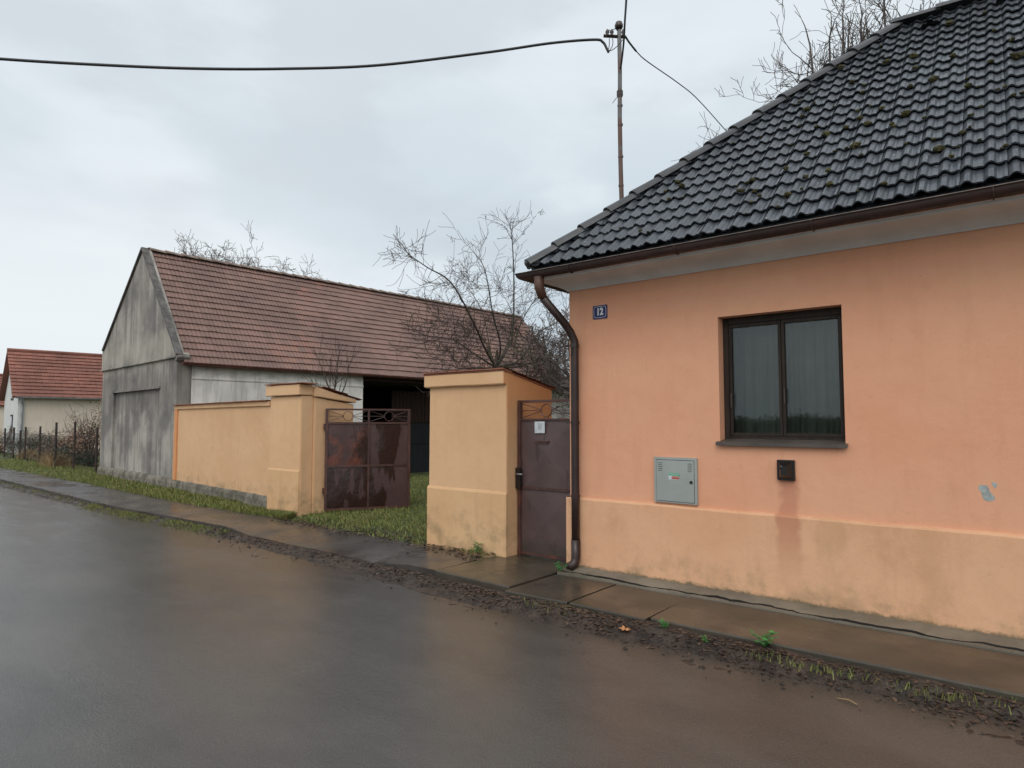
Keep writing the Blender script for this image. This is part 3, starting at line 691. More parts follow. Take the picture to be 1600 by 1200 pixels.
for k in range(9):     # front edge row lying over the arris
    x = PX0-.05+k*.147; m.fbox(X(x,PY0-.075,ZF+.0), X(1,0,0), X(0,1,-.2).normalized(), X(0,.2,1).normalized(), 0, .14, 0, .16, .002+random.uniform(0,.006), .016+random.uniform(0,.006), random.random())
m.build('tile_cap', M_cap, rp, fix=False)

# left pillar
LX0, LX1, LY0, LY1 = -9.98, -9.06, 5.93, 6.92
lp = thing('gate_pillar', (-9.5, LY0, .12), 'yellow plastered gate pillar with stepped sloping cap left of the open gate', 'pillar', 'plastered gate pillars')
m = MB(); m.prism([X(0,LY0,.0),X(0,LY0+.22,.0),X(0,LY0+.22,2.05),X(0,LY0,2.05)], X(1,0,0), LX0, LX1)
m.prism([X(0,LY0+.221,.0),X(0,LY1,.0),X(0,LY1,1.93),X(0,LY0+.221,2.03)], X(1,0,0), LX0+.05, LX1+.045)
m.build('body', M_yelp, lp, bevel=.010, rough=.005)
m = MB(); m.prism([X(0,LY0-.018,.0),X(0,LY0+.008,.0),X(0,LY0+.008,.86),X(0,LY0-.006,.855),X(0,LY0-.016,.83)], X(1,0,0), LX0-.012, LX1-.02); m.build('lower_render', M_yel2, lp, rough=.003)
m = MB(); m.prism([X(0,LY0-.06,2.06),X(0,LY0+.20,2.06),X(0,LY0+.20,2.225),X(0,LY0-.06,2.235)], X(1,0,0), LX0-.06, LX1+.02)
m.prism([X(0,LY0+.201,2.04),X(0,LY1+.03,1.955),X(0,LY1+.03,2.01),X(0,LY0+.201,2.20)], X(1,0,0), LX0-.02, LX1+.085)
m.build('cornice', M_yelp, lp, bevel=.010, rough=.005)
m = MB()
for k in range(8):
    x = LX0-.075+k*.14; m.fbox(X(x,LY0-.085,2.245), X(1,0,0), X(0,1,-.03).normalized(), X(0,.03,1).normalized(), 0, .134, 0, .3, random.uniform(0,.006), .014+random.uniform(0,.006), random.random())
cap_tiles(m, X(LX1+.11,LY1+.1,2.0), X(-1,0,0), X(0,-.9,.24), LX1-LX0+.16, .78)
m.build('tile_cap', M_cap, lp, fix=False)

# yard wall between pillar and barn
wa, wb = X(-14.62,6.42,0), X(-9.99,5.97,0)
u = (wb-wa).normalized(); nrm = X(u.y,-u.x,0)   # towards the street
if nrm.y > 0: nrm = -nrm
Lw = (wb-wa).length; UP = X(0,0,1)
yw = thing('yard_wall', wa, 'long low yellow plastered yard wall on a grey concrete plinth', 'wall')
m = MB(); m.fbox(wa, u, nrm, UP, 0, Lw-.03, -.28, 0, .37, 1.90); m.build('wall', M_yel, yw, rough=.004)
m = MB(); nn = 60; vs = []
for i in range(nn+1):
    a = (Lw-.03)*i/nn; j = .004*hn(a*2, 1)
    for b, z in ((.045+j, 0), (.04+j, .30), (.025, .355+.008*hn(a*2.6, 4)), (-.02, .385+.012*hn(a*2.6, 4))): vs.append(wa+u*a+nrm*b+UP*z)
m.add(vs, [(i*4+j,(i+1)*4+j,(i+1)*4+j+1,i*4+j+1) for i in range(nn) for j in range(3)]); m.build('plinth', M_plinth, yw, fix=False)
m = MB(); m.fbox(wa, u, nrm, UP, 0, Lw-.03, -.28, .035, 1.901, 1.985); m.build('coping', M_yel, yw, bevel=.008, rough=.004)
def ex_or(t, col): return t.mix(.75, col, (.60,.24,.09,1))
M_or = m_plaster('orange_corner_plaster', YEA, YEB, (.46,.30,.15,1), .4, .25, extra=ex_or)
m = MB(); m.fbox(wa, u, nrm, UP, -.002, .17, 0, .030, .372, 1.90); m.build('corner_strip', M_or, yw)
m = MB()
k = 0; a = 0
while a < Lw-.16:
    m.fbox(wa, u, nrm, UP, a, a+.14, -.30, .075+random.uniform(0,.012), 1.988+random.uniform(0,.004), 2.003+random.uniform(0,.006), random.random()); a += .148
m.build('coping_tiles', M_cap, yw)

# ------------------------------------------------------------------ gates
def ornament(m, O, u, w, L, H, side=1):       # ring with rays in a panel L x H
    c = O+u*(L/2)+UP*(H/2); r = H*.40
    m.tube([c+u*math.cos(2*math.pi*k/20)*r+UP*math.sin(2*math.pi*k/20)*r for k in range(21)], .006, 6, caps=False)
    for s_ in (-1, 1):
        for q in (-1, 0, 1):
            m.tube([c+u*s_*r*1.0+UP*q*r*.12, c+u*s_*(L/2)+UP*q*H*.46], .005, 6)
ga, gb = X(-8.98,6.33,0), X(-8.25,7.53,0); u = (gb-ga).normalized(); w = X(u.y,-u.x,0)
if w.y > 0: w = -w
Lg = (gb-ga).length
gl_ = thing('driveway_gate', (ga.x, ga.y, .16), 'rusty brown sheet metal driveway gate leaf standing open on the grass', 'gate')
m = MB(); z0, z1, z2, z3 = .175, .90, 1.61, 1.85; t_ = .04
m.fbox(ga,u,w,UP,0,t_,-.02,.02,z0,z3); m.fbox(ga,u,w,UP,Lg-t_,Lg,-.02,.02,z0,z3)
for z, h in ((z0,.035),(z1-.02,.035),(z2-.015,.03),(z3-.03,.03)): m.fbox(ga,u,w,UP,t_,Lg-t_,-.018,.018,z,z+h)
m.fbox(ga,u,w,UP,Lg/2-.015,Lg/2+.015,-.0165,.0225,z0+.036,z3-.031)
fr_ = m.build('frame', M_gatef, gl_)
h2 = Lg/2
for a0, a1 in ((t_, h2-.015), (h2+.015, Lg-t_)):
    for b0, b1 in ((z0+.035, z1-.02), (z1+.015, z2-.015)):
        m = MB(); n = 8; vs = []
        for i in range(n+1):
            for j in range(n+1):
                a, b = i/n, j/n; d = .012*(1-max(abs(2*a-1), abs(2*b-1)))+.003*hn(a*2+a0*5, b*2+b0*3)
                vs.append(ga+u*(a0+(a1-a0)*a)+UP*(b0+(b1-b0)*b)+w*(.002+d))
        m.add(vs, [(i*(n+1)+j,(i+1)*(n+1)+j,(i+1)*(n+1)+j+1,i*(n+1)+j+1) for i in range(n) for j in range(n)]); m.build('sheet_panel', M_gate, gl_, fix=False, smooth=True)
    m = MB(); ornament(m, ga+u*a0+UP*(z2+.015)+w*.0, u, w, a1-a0, z3-z2-.045); m.build('ring_ornament', M_gatef, gl_)
for z in (.45, 1.5):
    m = MB(); m.tube([ga+UP*z-u*.015, ga+UP*(z+.1)-u*.015], .018, 10); m.tube([ga+UP*(z+.05)-u*.015, X(LX1+.04, 6.45, z+.05)], .009, 6); m.build('hinge', M_gatef, gl_)

dyv = 5.88; dx0, dx1 = -4.595, -3.80; u = X(1,0,0); w = X(0,-1,0); O = X(dx0,dyv,0); Ld = dx1-dx0
dg = thing('garden_door', (-4.2, dyv, .1), 'narrow brown sheet metal garden door between pillar and house', 'gate')
m = MB(); z0, z1, z2, z3 = .12, .86, 1.64, 1.875
m.fbox(O,u,w,UP,0,.045,-.02,.025,.09,z3); m.fbox(O,u,w,UP,Ld-.045,Ld,-.02,.025,.09,z3)
for z, h in ((z0,.035),(z1,.03),(z2,.025),(z3-.03,.03)): m.fbox(O,u,w,UP,.045,Ld-.045,-.018,.022,z,z+h)
m.build('frame', M_gatef, dg, bevel=.003)
for b0, b1 in ((z0+.035, z1), (z1+.03, z2)):
    m = MB(); a0, a1 = .045, Ld-.045; ins = [ga for ga in ()]
    c_ = O+u*(a0+a1)/2+UP*(b0+b1)/2+w*.022
    m.add([O+u*a0+UP*b0+w*.004, O+u*a1+UP*b0+w*.004, O+u*a1+UP*b1+w*.004, O+u*a0+UP*b1+w*.004, c_], [(0,1,4),(1,2,4),(2,3,4),(3,0,4)])
    m.build('sheet_panel', M_door, dg, fix=False)
m = MB(); ornament(m, O+u*.045+UP*(z2+.025), u, w, Ld-.09, z3-z2-.055); m.build('ring_ornament', M_gatef, dg)
m = MB(); m.fbox(O,u,w,UP,.26,.43,.016,.026,1.375,1.40); m.fbox(O,u,w,UP,.245,.45,.012,.036,1.401,1.412); ls = m.build('letter_slot', M_gatef, dg)
m = MB(); m.fbox(O,u,w,UP,-.008,.07,.026,.055,.86,1.10); lk = m.build('lock_box', M_black, dg, bevel=.004)
m = MB(); m.tube([O+u*.03+UP*1.03+w*.055, O+u*.03+UP*1.03+w*.085, O+u*.12+UP*1.03+w*.09], .008, 8); m.build('handle', M_steel, lk, smooth=True)
nt = MB(); nt.fbox(O,u,w,UP,.255,.395,.030,.0312,1.50,1.63)
no = nt.build('notice', M_paper); tag(no, 'small white paper notice fixed on the brown garden door', 'notice')
m = MB()
for k in range(6): m.fbox(O,u,w,UP,.30,.30+random.uniform(.04,.08),.0316,.0320,1.60-k*.013,1.604-k*.013)
m.fbox(O,u,w,UP,.268,.285,.0316,.0320,1.52,1.526); m.build('print', M_ink, no)

# ------------------------------------------------------------------ barn
ba, bb = X(-14.62,6.42,0), X(-20.33,6.90,0); u = (ba-bb).normalized(); w = X(u.y,-u.x,0)
if w.y > 0: w = -w
Lb = (ba-bb).length; dN = -w                                     # into the yard, along the ridge
dN = X(.073,.997,0).normalized()
barn = thing('barn', ba, 'long barn with a blackened grey gable and weathered red tiled roof', 'barn')
LEN = 14.2
def gp(a, z, o=0): return bb+u*a+UP*z+w*o      # point on the gable plane, a from the left corner
apx = (X(-17.11,6.63,0)-bb).dot(u)
m = MB()
def poly(m, pts, o0, o1):
    n = len(pts); m.add([gp(a,z,o0) for a, z in pts]+[gp(a,z,o1) for a, z in pts], [tuple(range(n)), tuple(range(n,2*n))[::-1]]+[(i,(i+1)%n,(i+1)%n+n,i+n) for i in range(n)])
# lower wall with a shallow blind recess
rl, rr, rz0, rz1 = 1.08, 4.66, .40, 2.41
poly(m, [(0,0),(rl,0),(rl,3.08),(0,3.08)], -.3, 0); poly(m, [(rr,0),(Lb,0),(Lb,3.08),(rr,3.08)], -.3, 0)
poly(m, [(rl,rz1),(rr,rz1),(rr,3.08),(rl,3.08)], -.3, -.0015); poly(m, [(rl,0),(rr,0),(rr,rz0),(rl,rz0)], -.3, -.0015)
poly(m, [(rl,rz0),(rr,rz0),(rr,rz1),(rl,rz1)], -.3, -.06)
# gable above, set slightly forward over the string line
poly(m, [(-.02,3.10),(Lb+.03,3.10),(Lb+.03,3.15),(Lb+.0,3.17),(apx+.06,5.96),(apx-.06,5.96),(.16,3.62),(-.02,3.70)], -.14, .03)
m.build('gable_wall', M_gable, barn)
m = MB(); poly(m, [(-.03,3.055),(Lb+.02,3.055),(Lb+.02,3.10),(-.03,3.10)], -.02, .06); m.build('string_course', M_gable, barn, bevel=.008)
m = MB(); poly(m, [(rl-.06,rz1+.0),(rr+.06,rz1+.0),(rr+.06,rz1+.05),(rl-.06,rz1+.05)], -.02, .035); m.build('recess_lintel', M_gable, barn)
m = MB(); nn = 40; vs = []
for i in range(nn+1):
    a = (Lb+.02)*i/nn-.02
    for b, z in ((.055+.004*hn(a,1),0),(.05,.30),(.03,.36+.008*hn(a*2.2,4)),(-.0,.39+.01*hn(a*2.2,4))): vs.append(gp(a,z,b))
m.add(vs, [(i*4+j,(i+1)*4+j,(i+1)*4+j+1,i*4+j+1) for i in range(nn) for j in range(3)]); m.build('plinth', M_plinth, barn, fix=False)
# verge coping along the rake
m = MB()
def rake(m, p0, p1, n, wd=.12, th=.025):
    a0, z0 = p0; a1, z1 = p1
    for i in range(n):
        f0, f1 = i/n, (i+1)/n; j = random.uniform(-.004,.004)
        A_ = gp(a0+(a1-a0)*f0, z0+(z1-z0)*f0, .05); B_ = gp(a0+(a1-a0)*f1, z0+(z1-z0)*f1, .05)
        d = (B_-A_); up_ = d.cross(w).normalized(); up_ = up_ if up_.z > 0 else -up_
        m.fbox(A_, d.normalized(), w, up_, 0, d.length*.99, -wd, .03, -.02+j, th+j, random.random())
rake(m, (Lb+.12,3.11), (apx,5.99), 9); rake(m, (.10,3.64), (apx,5.98), 11)
m.build('gable_coping', m_plain('stained_concrete_coping', (.13,.12,.11,1), .85, .5, 5), barn)
# side wall towards the yard
ES = ba+dN*.0                                 # eave start
def sp(b, z, o=0): return ba+dN*b+UP*z+X(dN.y,-dN.x,0)*o      # on the yard side; o>0 into the yard
sN = X(dN.y,-dN.x,0)
OP = 4.85
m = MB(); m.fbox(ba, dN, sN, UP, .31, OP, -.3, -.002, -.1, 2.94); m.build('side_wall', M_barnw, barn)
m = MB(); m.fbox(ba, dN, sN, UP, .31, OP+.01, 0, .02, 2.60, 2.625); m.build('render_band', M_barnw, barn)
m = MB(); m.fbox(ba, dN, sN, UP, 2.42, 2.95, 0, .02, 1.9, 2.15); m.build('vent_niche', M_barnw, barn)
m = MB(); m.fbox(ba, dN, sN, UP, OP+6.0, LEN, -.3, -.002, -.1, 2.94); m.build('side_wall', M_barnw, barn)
m = MB()                                     # dark shed interior: floor, back, ends
m.fbox(ba, dN, sN, UP, .3, LEN, -5.6, -5.4, -.1, 3.0); m.fbox(ba, dN, sN, UP, LEN-.2, LEN, -5.39, -.31, -.1, 3.0); m.fbox(ba, dN, sN, UP, OP-.4, OP-.3, -5.39, -.31, -.1, 3.0)
m.fbox(ba, dN, sN, UP, OP-.29, LEN-.21, -5.39, -.0, -.12, .0); m.fbox(ba, dN, sN, UP, OP-.29, LEN-.21, -5.39, -.32, 2.75, 2.8); m.build('interior', M_dark, barn)
m = MB(); m.fbox(ba, dN, sN, UP, OP, LEN, -.25, -.05, 2.78, 2.95); m.build('eave_beam', M_plank, barn)
m = MB(); b = OP+1.72
while b < OP+5.9: 
    m.fbox(ba, dN, sN, UP, b, b+.13, -1.02, -.98+random.uniform(-.006,.006), 1.62, 2.62+random.uniform(-.03,.0), random.random()); b += .145
m.build('plank_panel', M_plank, barn)
m = MB(); m.fbox(ba, dN, sN, UP, OP+1.6, OP+6, -1.04, -1.00, .0, 1.60); m.fbox(ba, dN, sN, UP, OP+1.6, OP+6, -1.00, -.97, .95, 1.0); m.fbox(ba, dN, sN, UP, OP+2.2, OP+2.26, -1.00, -.97, .1, 1.5); m.build('barn_door', M_dkgreen, barn)
# roof
ridgeA = X(-17.11,6.63,5.93); eaveO = .13
eA = ba+sN*(.10)+UP*2.96; 
vv = (ridgeA-eA); vv -= dN*vv.dot(dN); SLb = vv.length; v_ = vv.normalized()
m = MB(); O = eA+dN*.10
def redprof(q): return .013*abs(math.sin(2*math.pi*q))
m.prism([O-v_*.04-v_.cross(dN).normalized()*0+UP*-.05, O+v_*SLb+UP*-.05, O+v_*SLb+UP*-.02, O-v_*.04+UP*-.02], dN, 0, LEN-.2)
eL = bb-sN*.12+UP*3.45; vl = ridgeA-eL; vl -= dN*vl.dot(dN)
m.prism([eL+UP*-.05, eL+vl+UP*-.05, eL+vl, eL], dN, .2, LEN)
tiles(m, O, dN, v_, LEN-.10, SLb, .20, .222, redprof, .034, lambda a, b: True, .004, 8, .03)
tiles(m, eL+dN*LEN, -dN, vl, LEN-.28, vl.length, .4, .245, redprof, .022, lambda a, b: True, .006, 2, .03)
broof = m.build('roof', M_redt, barn, fix=False)
# sagging ridge tiles
nR = 36
R0 = ridgeA+dN*.10+UP*.04; R1 = ridgeA+dN*(LEN-.05)+UP*.03
ridge_run(R0, R1, nR, .11, broof, m_plain('pale_ridge_tile', (.27,.20,.165,1), .8, .4, 4), .03)
m = MB(); half(m, eA+dN*.05-UP*.01+sN*.06, eA+dN*LEN-UP*.03+sN*.06, .06, out=sN); m.tube([eA+dN*.05+sN*.12-UP*.01, eA+dN*LEN-UP*.03+sN*.12], .008, 6)
m.build('gutter', m_metalbrown('red_brown_gutter', (.085,.028,.022,1), (.13,.045,.035,1)), barn, fix=False, smooth=True)
m = MB(); poly(m, [(Lb-.05,2.98),(Lb+.06,2.98),(Lb+.13,3.06),(Lb+.13,3.14),(Lb+.02,3.18),(Lb-.05,3.17)], -.22, .04); m.build('kneeler', M_gable, barn, bevel=.01)

# ------------------------------------------------------------------ houses further down the street
M_beige = m_plaster('beige_roughcast', (.60,.52,.42,1), (.68,.60,.50,1), (.40,.35,.28,1), -3, .35)
M_wht = m_plaster('white_render', (.54,.55,.53,1), (.62,.63,.60,1), (.45,.45,.42,1), -3, .3)
M_pane = m_plain('dim_pane', (.02,.025,.025,1), .12, .2)
M_zinc = m_plain('zinc_gutter', (.34,.35,.36,1), .4, .3)
def far_house(C0, az, wid, length, ez, rz, label, detail=True):
    r = X(math.cos(az), math.sin(az), 0); gd = X(-r.y, r.x, 0)      # r along the ridge, gd along the gable
    C0 = Vector(C0); h = thing('red_roofed_house', C0, label, 'house')
    m = MB(); m.fbox(C0, r, gd, UP, .0, .25, 0, wid, 0, ez)
    P = [C0+UP*ez, C0+gd*wid+UP*ez, C0+gd*wid/2+UP*(rz-.06)]
    m.add(P+[p+r*.25 for p in P], [(0,1,2),(3,5,4),(0,2,5,3),(1,4,5,2)]); m.build('gable_wall', M_wht, h)
    m = MB(); m.fbox(C0, r, gd, UP, .251, length, 0.002, wid-.002, 0, ez-.05); m.build('side_wall', M_beige, h)
    m = MB(); eo = C0-gd*.22+UP*(ez-.1)-r*.25; v = (C0+gd*wid/2+UP*rz-r*.25)-eo
    tiles(m, eo, r, v, length+.4, v.length, .25, .29, redprof, .05, lambda a, b: True, .006, 5, .03)
    m.prism([eo-UP*.06, eo+v-UP*.06, eo+v-UP*.01, eo-UP*.01], r, 0, length+.4)
    e2 = C0+gd*(wid+.22)+UP*(ez-.1)-r*.25; v2 = v-2*gd*v.dot(gd)
    m.prism([e2-UP*.06, e2+v2-UP*.06, e2+v2+UP*.03, e2+UP*.03], r, 0, length+.4)
    rf = m.build('roof', M_redt2, h, fix=False)
    m = MB(); m.tube([eo+v+UP*.03, eo+v+UP*.03+r*(length+.4)], .09, 8); m.build('ridge', M_redt2, rf)
    if detail:
        m = MB(); half(m, eo-gd*.06+UP*.0+r*.1, eo-gd*.06+UP*.0+r*(length+.4), .075, out=-gd); m.build('gutter', M_zinc, h, fix=False)
        m = MB(); m.tube([eo-gd*.06+r*.35-UP*.05, C0-gd*.07+r*.15+UP*(ez-.45), C0-gd*.07+r*.12-gd*0+UP*.3], .05, 8); m.build('downpipe', M_zinc, h)
        for a, z0, z1 in ((wid*.30, 1.0, 1.9), (wid*.32, ez-.2, ez+.75)):
            m = MB(); m.fbox(C0, r, gd, UP, -.03, .02, a, a+.85, z0, z1); wn = m.build('window', M_win, h)
            m = MB(); m.fbox(C0, r, gd, UP, -.04, -.032, a+.09, a+.76, z0+.09, z1-.09); m.build('pane', M_pane, wn)
    return h
far_house((-36.8,9.0,.1), math.radians(82.1), 5.6, 11, 2.82, 5.12, 'beige house with a bright red tiled roof behind the wire fence')
q = at(-45, 650, 41); far_house((q.x,q.y,.1), math.radians(82), 4.6, 11, 2.75, 4.75, 'farthest red roofed white house at the left edge of the photo', False)

# ------------------------------------------------------------------ mast and overhead lines
mt = at(967, 40, 7.75); mb0 = at(971, 330, 7.75); dirm = (mt-mb0).normalized()
mbase = mb0-dirm*.55
mast = thing('roof_mast', mbase, 'tall rusty steel pipe mast rising behind the hip of the dark roof', 'mast')
m = MB(); L_ = (mt-mbase).length
pts = [mbase+dirm*L_*f+Rv*(.006*math.sin(f*9)) for f in (0,.2,.4,.6,.8,1)]
m.tube(pts, [.028,.028,.027,.026,.025,.025], 12); pole = m.build('pole', M_pole, mast, smooth=True)
def onp(f): return mbase+dirm*L_*f
for py in (150, 165, 175+20, 245, 290):
    p = at(969, py, 7.75); k = (p-mbase).dot(dirm); m = MB(); m.tube([mbase+dirm*(k-.012), mbase+dirm*(k+.012)], .032, 12); m.build('pipe_joint', M_pole, pole)
p = at(968.5, 146, 7.75); m = MB(); m.tube([p-dirm*.03, p+dirm*.03], .038, 12); m.tube([p, p-Rv*.09-UP*.12], .004, 5); m.build('clamp', M_ins, mast)
m = MB(); m.tube([mt-dirm*.05, mt-dirm*.02, mt+dirm*.0, mt+dirm*.04, mt+dirm*.055], [.032,.050,.052,.038,.010], 14); m.build('mast_cap', M_ins, mast, smooth=True)
arm0, arm1 = at(943, 56, 7.75), at(978, 58, 7.75)
m = MB(); m.tube([arm0, arm1], .020, 8); m.build('cross_arm', M_ins, mast)
for xx, yy in ((949,48),(956,47),(974,50)):
    b_ = at(xx, 58, 7.70); m = MB(); hgt = .10
    m.tube([b_, b_+UP*.02, b_+UP*.04, b_+UP*.06, b_+UP*.08, b_+UP*.1], [.012,.024,.014,.026,.018,.006], 10); m.build('insulator', M_ins, mast, smooth=True)
m = MB()
for a, b, c in (((952,60),(953,75),(949,80)),((957,60),(960,72),(951,80)),((947,54),(950,42),(955,50)),((955,54),(958,40),(966,48)),((951,80),(962,78),(973,62))):
    P = [at(*q, 7.70) for q in (a, b, c)]
    pp = [P[0]*(1-t)**2+P[1]*2*t*(1-t)+P[2]*t*t for t in np.linspace(0, 1, 8)]; m.tube(pp, .005, 5)
m.build('jumper_wires', M_cable, mast)
def spline(P, n=10):
    out = []; P = [Vector(p) for p in P]; Q = [P[0]*2-P[1]]+P+[P[-1]*2-P[-2]]
    for i in range(1, len(Q)-2):
        for k in range(n):
            t = k/n; a, b, c, d = Q[i-1:i+3]
            out.append(.5*((2*b)+(c-a)*t+(2*a-5*b+4*c-d)*t*t+(3*b-3*c+d-a)*t**3))
    out.append(P[-1]); return out
cabpts = [at(951,82,7.68), at(948,76,7.68), at(942,66,7.68), at(928,62,7.67), at(860,67.5,7.62), at(760,82,7.5), at(590,102,7.3), at(440,107.5,7.1), at(300,107,6.9), at(150,101,6.75), at(0,92,6.6), at(-200,76,6.4), at(-500,40,6.2)]
m = MB(); m.tube(spline(cabpts), .0155, 8); tag(m.build('overhead_cable', M_cable, smooth=True), 'thick black bundled cable sagging across the sky to the left', 'cable')
m = MB(); m.tube(spline([at(978,58,7.72), at(983,66,7.8), at(994,80,7.95)]), .012, 7); m.tube(spline([at(994,80,7.95), at(1010,95,8.2), at(1060,130,8.9), at(1090,155,9.4), at(1135,205,10.0), at(1150,222,10.2), at(1200,290,10.6)]), .007, 6)
tag(m.build('overhead_cable', M_cable, smooth=True), 'thin wire running down from the mast to behind the dark roof', 'cable')
m = MB(); m.tube(spline([at(969,108,7.70), at(971,98,7.66), at(974.5,66,7.5), at(976.5,30,7.0), at(978.5,0,6.4), at(982,-80,5.2), at(990,-300,3.6), at(1010,-900,2.4)]), .0115, 7)
tag(m.build('overhead_cable', M_cable, smooth=True), 'dark service cable climbing steeply from the mast out of the top', 'cable')

# ------------------------------------------------------------------ trees
def branchtree(limbs, trunk_r, levels, twig_len, seed, name, label, matb, matt, droop=.0, tmin=.004, n0=3, dens=1.0, spread=.7, cat='tree', group=None, crook=.25, upb=.25, limbk=1.0):
    """limbs: list of (points, r0, r1) main limbs. Twigs grow from them."""
    rs = random.Random(seed); tb, tw = MB(), MB()
    def rv(): 
        while True:
            v = X(rs.uniform(-1,1), rs.uniform(-1,1), rs.uniform(-1,1))
            if .1 < v.length < 1: return v.normalized()
    def grow(p, d, L, r, lev):
        n = 5 if lev > 1 else 4; pts = [p]; dd = d.normalized()
        for i in range(n):
            dd = (dd+rv()*crook+UP*upb*.25-UP*droop*.2).normalized(); pts.append(pts[-1]+dd*L/n)
        rad = [max(tmin, r*(1-.6*i/n)) for i in range(n+1)]
        (tb if lev >= levels-1 and r > .02 else tw).tube(pts, rad, 5 if r > .01 else 3, caps=False)
        if lev <= 0: return
        k = max(1, int(rs.uniform(2.2, 4.2)*dens))
        for q in range(k):
            i = rs.randint(1, n); bd = (dd*1.0+rv()*spread+UP*upb*.4).normalized()
            grow(pts[i], bd, L*rs.uniform(.5,.8), rad[i]*rs.uniform(.55,.8), lev-1)
    for lb in limbs:
        pts, r0, r1 = lb[:3]; ld = lb[3] if len(lb) > 3 else 1.0; tl = twig_len*(lb[4] if len(lb) > 4 else 1.0)
        r0, r1 = r0*limbk, r1*limbk
        P = spline(pts, 5); n = len(P); rad = [r0+(r1-r0)*i/(n-1) for i in range(n)]
        tb.tube(P, rad, 8, caps=False)
        st = max(1, int(n*.25)); cnt = int((n-st)*1.1*dens*ld)
        for _ in range(max(3, cnt)):
            i = rs.randint(st, n-1); i2 = min(n-1, i+1); d = (P[i2]-P[i2-1]).normalized()
            grow(P[i], (d*.6+rv()*spread*1.1+UP*upb*.5).normalized(), tl*rs.uniform(.5,1.1), max(tmin, rad[i]*.5), levels-1 if ld >= 1 else levels-2)
        grow(P[-1], (P[-1]-P[-2]), tl*.5, r1, 1 if ld >= 1 else 0)
    base = limbs[0][0][0]; t = thing(name, base, label, cat, group)
    tb.build('trunk', matb, t, fix=False, smooth=True); tw.build('crown', matt, t, fix=False)
    return t
gz = .1
# fruit tree in the yard behind the broad pillar
c = at(778, 620, 12.2); base = X(c.x, c.y, gz)
hub = at(775, 575, 12.2); up2 = at(800, 545, 12.3)
limbs = [([base, (base+hub)/2+X(.05,0,0), hub], .15, .12, .6, .7),
  ([hub, at(790,550,12.3), at(801,520,12.4), at(803,440,12.5), at(800,372,12.5), at(796,350,12.5)], .06, .01, .9, .45),
  ([at(800,375,12.5), at(785,352,12.3), at(752,340,12.1)], .010, .005, .4, .15), ([at(802,382,12.5), at(822,358,12.6), at(841,332,12.7)], .010, .004, .4, .15),
  ([hub, at(782,540,12.0), at(770,490,11.7), at(757,420,11.5), at(735,388,11.4)], .05, .008, .9, .5),
  ([hub, at(758,545,11.6), at(738,500,11.0), at(705,442,10.6), at(668,418,10.4), at(640,398,10.2), at(627,382,10.2)], .05, .005, .9, .45),
  ([at(702,440,10.6), at(708,410,10.5), at(710,378,10.5)], .008, .004, .3, .15), ([at(680,425,10.5), at(662,405,10.4), at(652,388,10.4)], .007, .004, .3, .15),
  ([at(700,440,10.6), at(665,448,10.5), at(640,452,10.4)], .009, .004, .6, .3),
  ([hub, at(768,560,12.8), at(757,500,13.2), at(740,462,13.5), at(715,433,13.8)], .04, .006, 1, .55),
  ([at(803,545,12.4), at(812,510,12.8), at(835,470,13.2), at(862,452,13.4)], .035, .006, 1, .55),
  ([at(803,470,12.4), at(830,452,12.6), at(846,446,12.8)], .012, .004, .6, .3),
  ([hub, at(812,562,12.6), at(840,522,13.0), at(868,505,13.4), at(886,490,13.6)], .045, .008, 1.3, .6),
  ([hub, at(815,572,12.4), at(850,560,12.8), at(885,585,13.2), at(905,600,13.4)], .045, .008, 1.5, .6),
  ([hub, at(740,552,11.8), at(705,530,11.4), at(670,528,11.0)], .04, .006, 1.3, .6),
  ([hub, at(745,575,11.2), at(715,575,10.6), at(690,560,10.2)], .035, .006, 1.3, .5),
  ([hub, at(755,530,12.4), at(720,510,12.6), at(690,505,12.6)], .035, .006, 1.3, .6),
  ([hub, at(800,570,13.2), at(840,565,14.2), at(880,540,15)], .04, .008, 1.3, .6),
  ([hub, at(805,600,12.9), at(840,600,13.6), at(875,590,14)], .04, .008, 1.6, .6),
  ([hub, at(795,530,12.8), at(800,490,13.2), at(780,450,13.4)], .035, .006, 1, .5)]
ft = branchtree(limbs, .1, 3, 1.0, 5, 'fruit_tree', 'gnarled mossy bare fruit tree behind the broad pillar', M_bark, M_twig, dens=1.3, tmin=.0032, spread=1.0, upb=.12, crook=.32, limbk=.46, group='bare fruit trees in the yard')
# mossy leaf scraps in its middle
def leafcloud(m, c, rad, n, size, rs, clump=.35):
    cs = [Vector(c)+X(rs.gauss(0,rad[0]*.5), rs.gauss(0,rad[1]*.5), rs.gauss(0,rad[2]*.45)) for _ in range(max(3, n//60))]
    for _ in range(n):
        k = rs.choice(cs); p = k+X(rs.gauss(0,rad[0]*clump*.5), rs.gauss(0,rad[1]*clump*.5), rs.gauss(0,rad[2]*clump*.5))
        a = X(rs.uniform(-1,1), rs.uniform(-1,1), rs.uniform(-.6,.6)).normalized(); b = a.cross(X(rs.uniform(-1,1), rs.uniform(-1,1), 1)).normalized(); s = size*rs.uniform(.5,1.3)
        m.add([p-a*s, p-b*s*.45, p+a*s, p+b*s*.45], [(0,1,2,3)], rs.random())
m = MB(); rs = random.Random(3); leafcloud(m, at(790,556,12.3), (.7,.7,.35), 650, .02, rs, .5); leafcloud(m, at(815,545,12.5), (.5,.5,.3), 300, .02, rs, .5)
m.build('moss_growth', M_ivy, ft, fix=False)
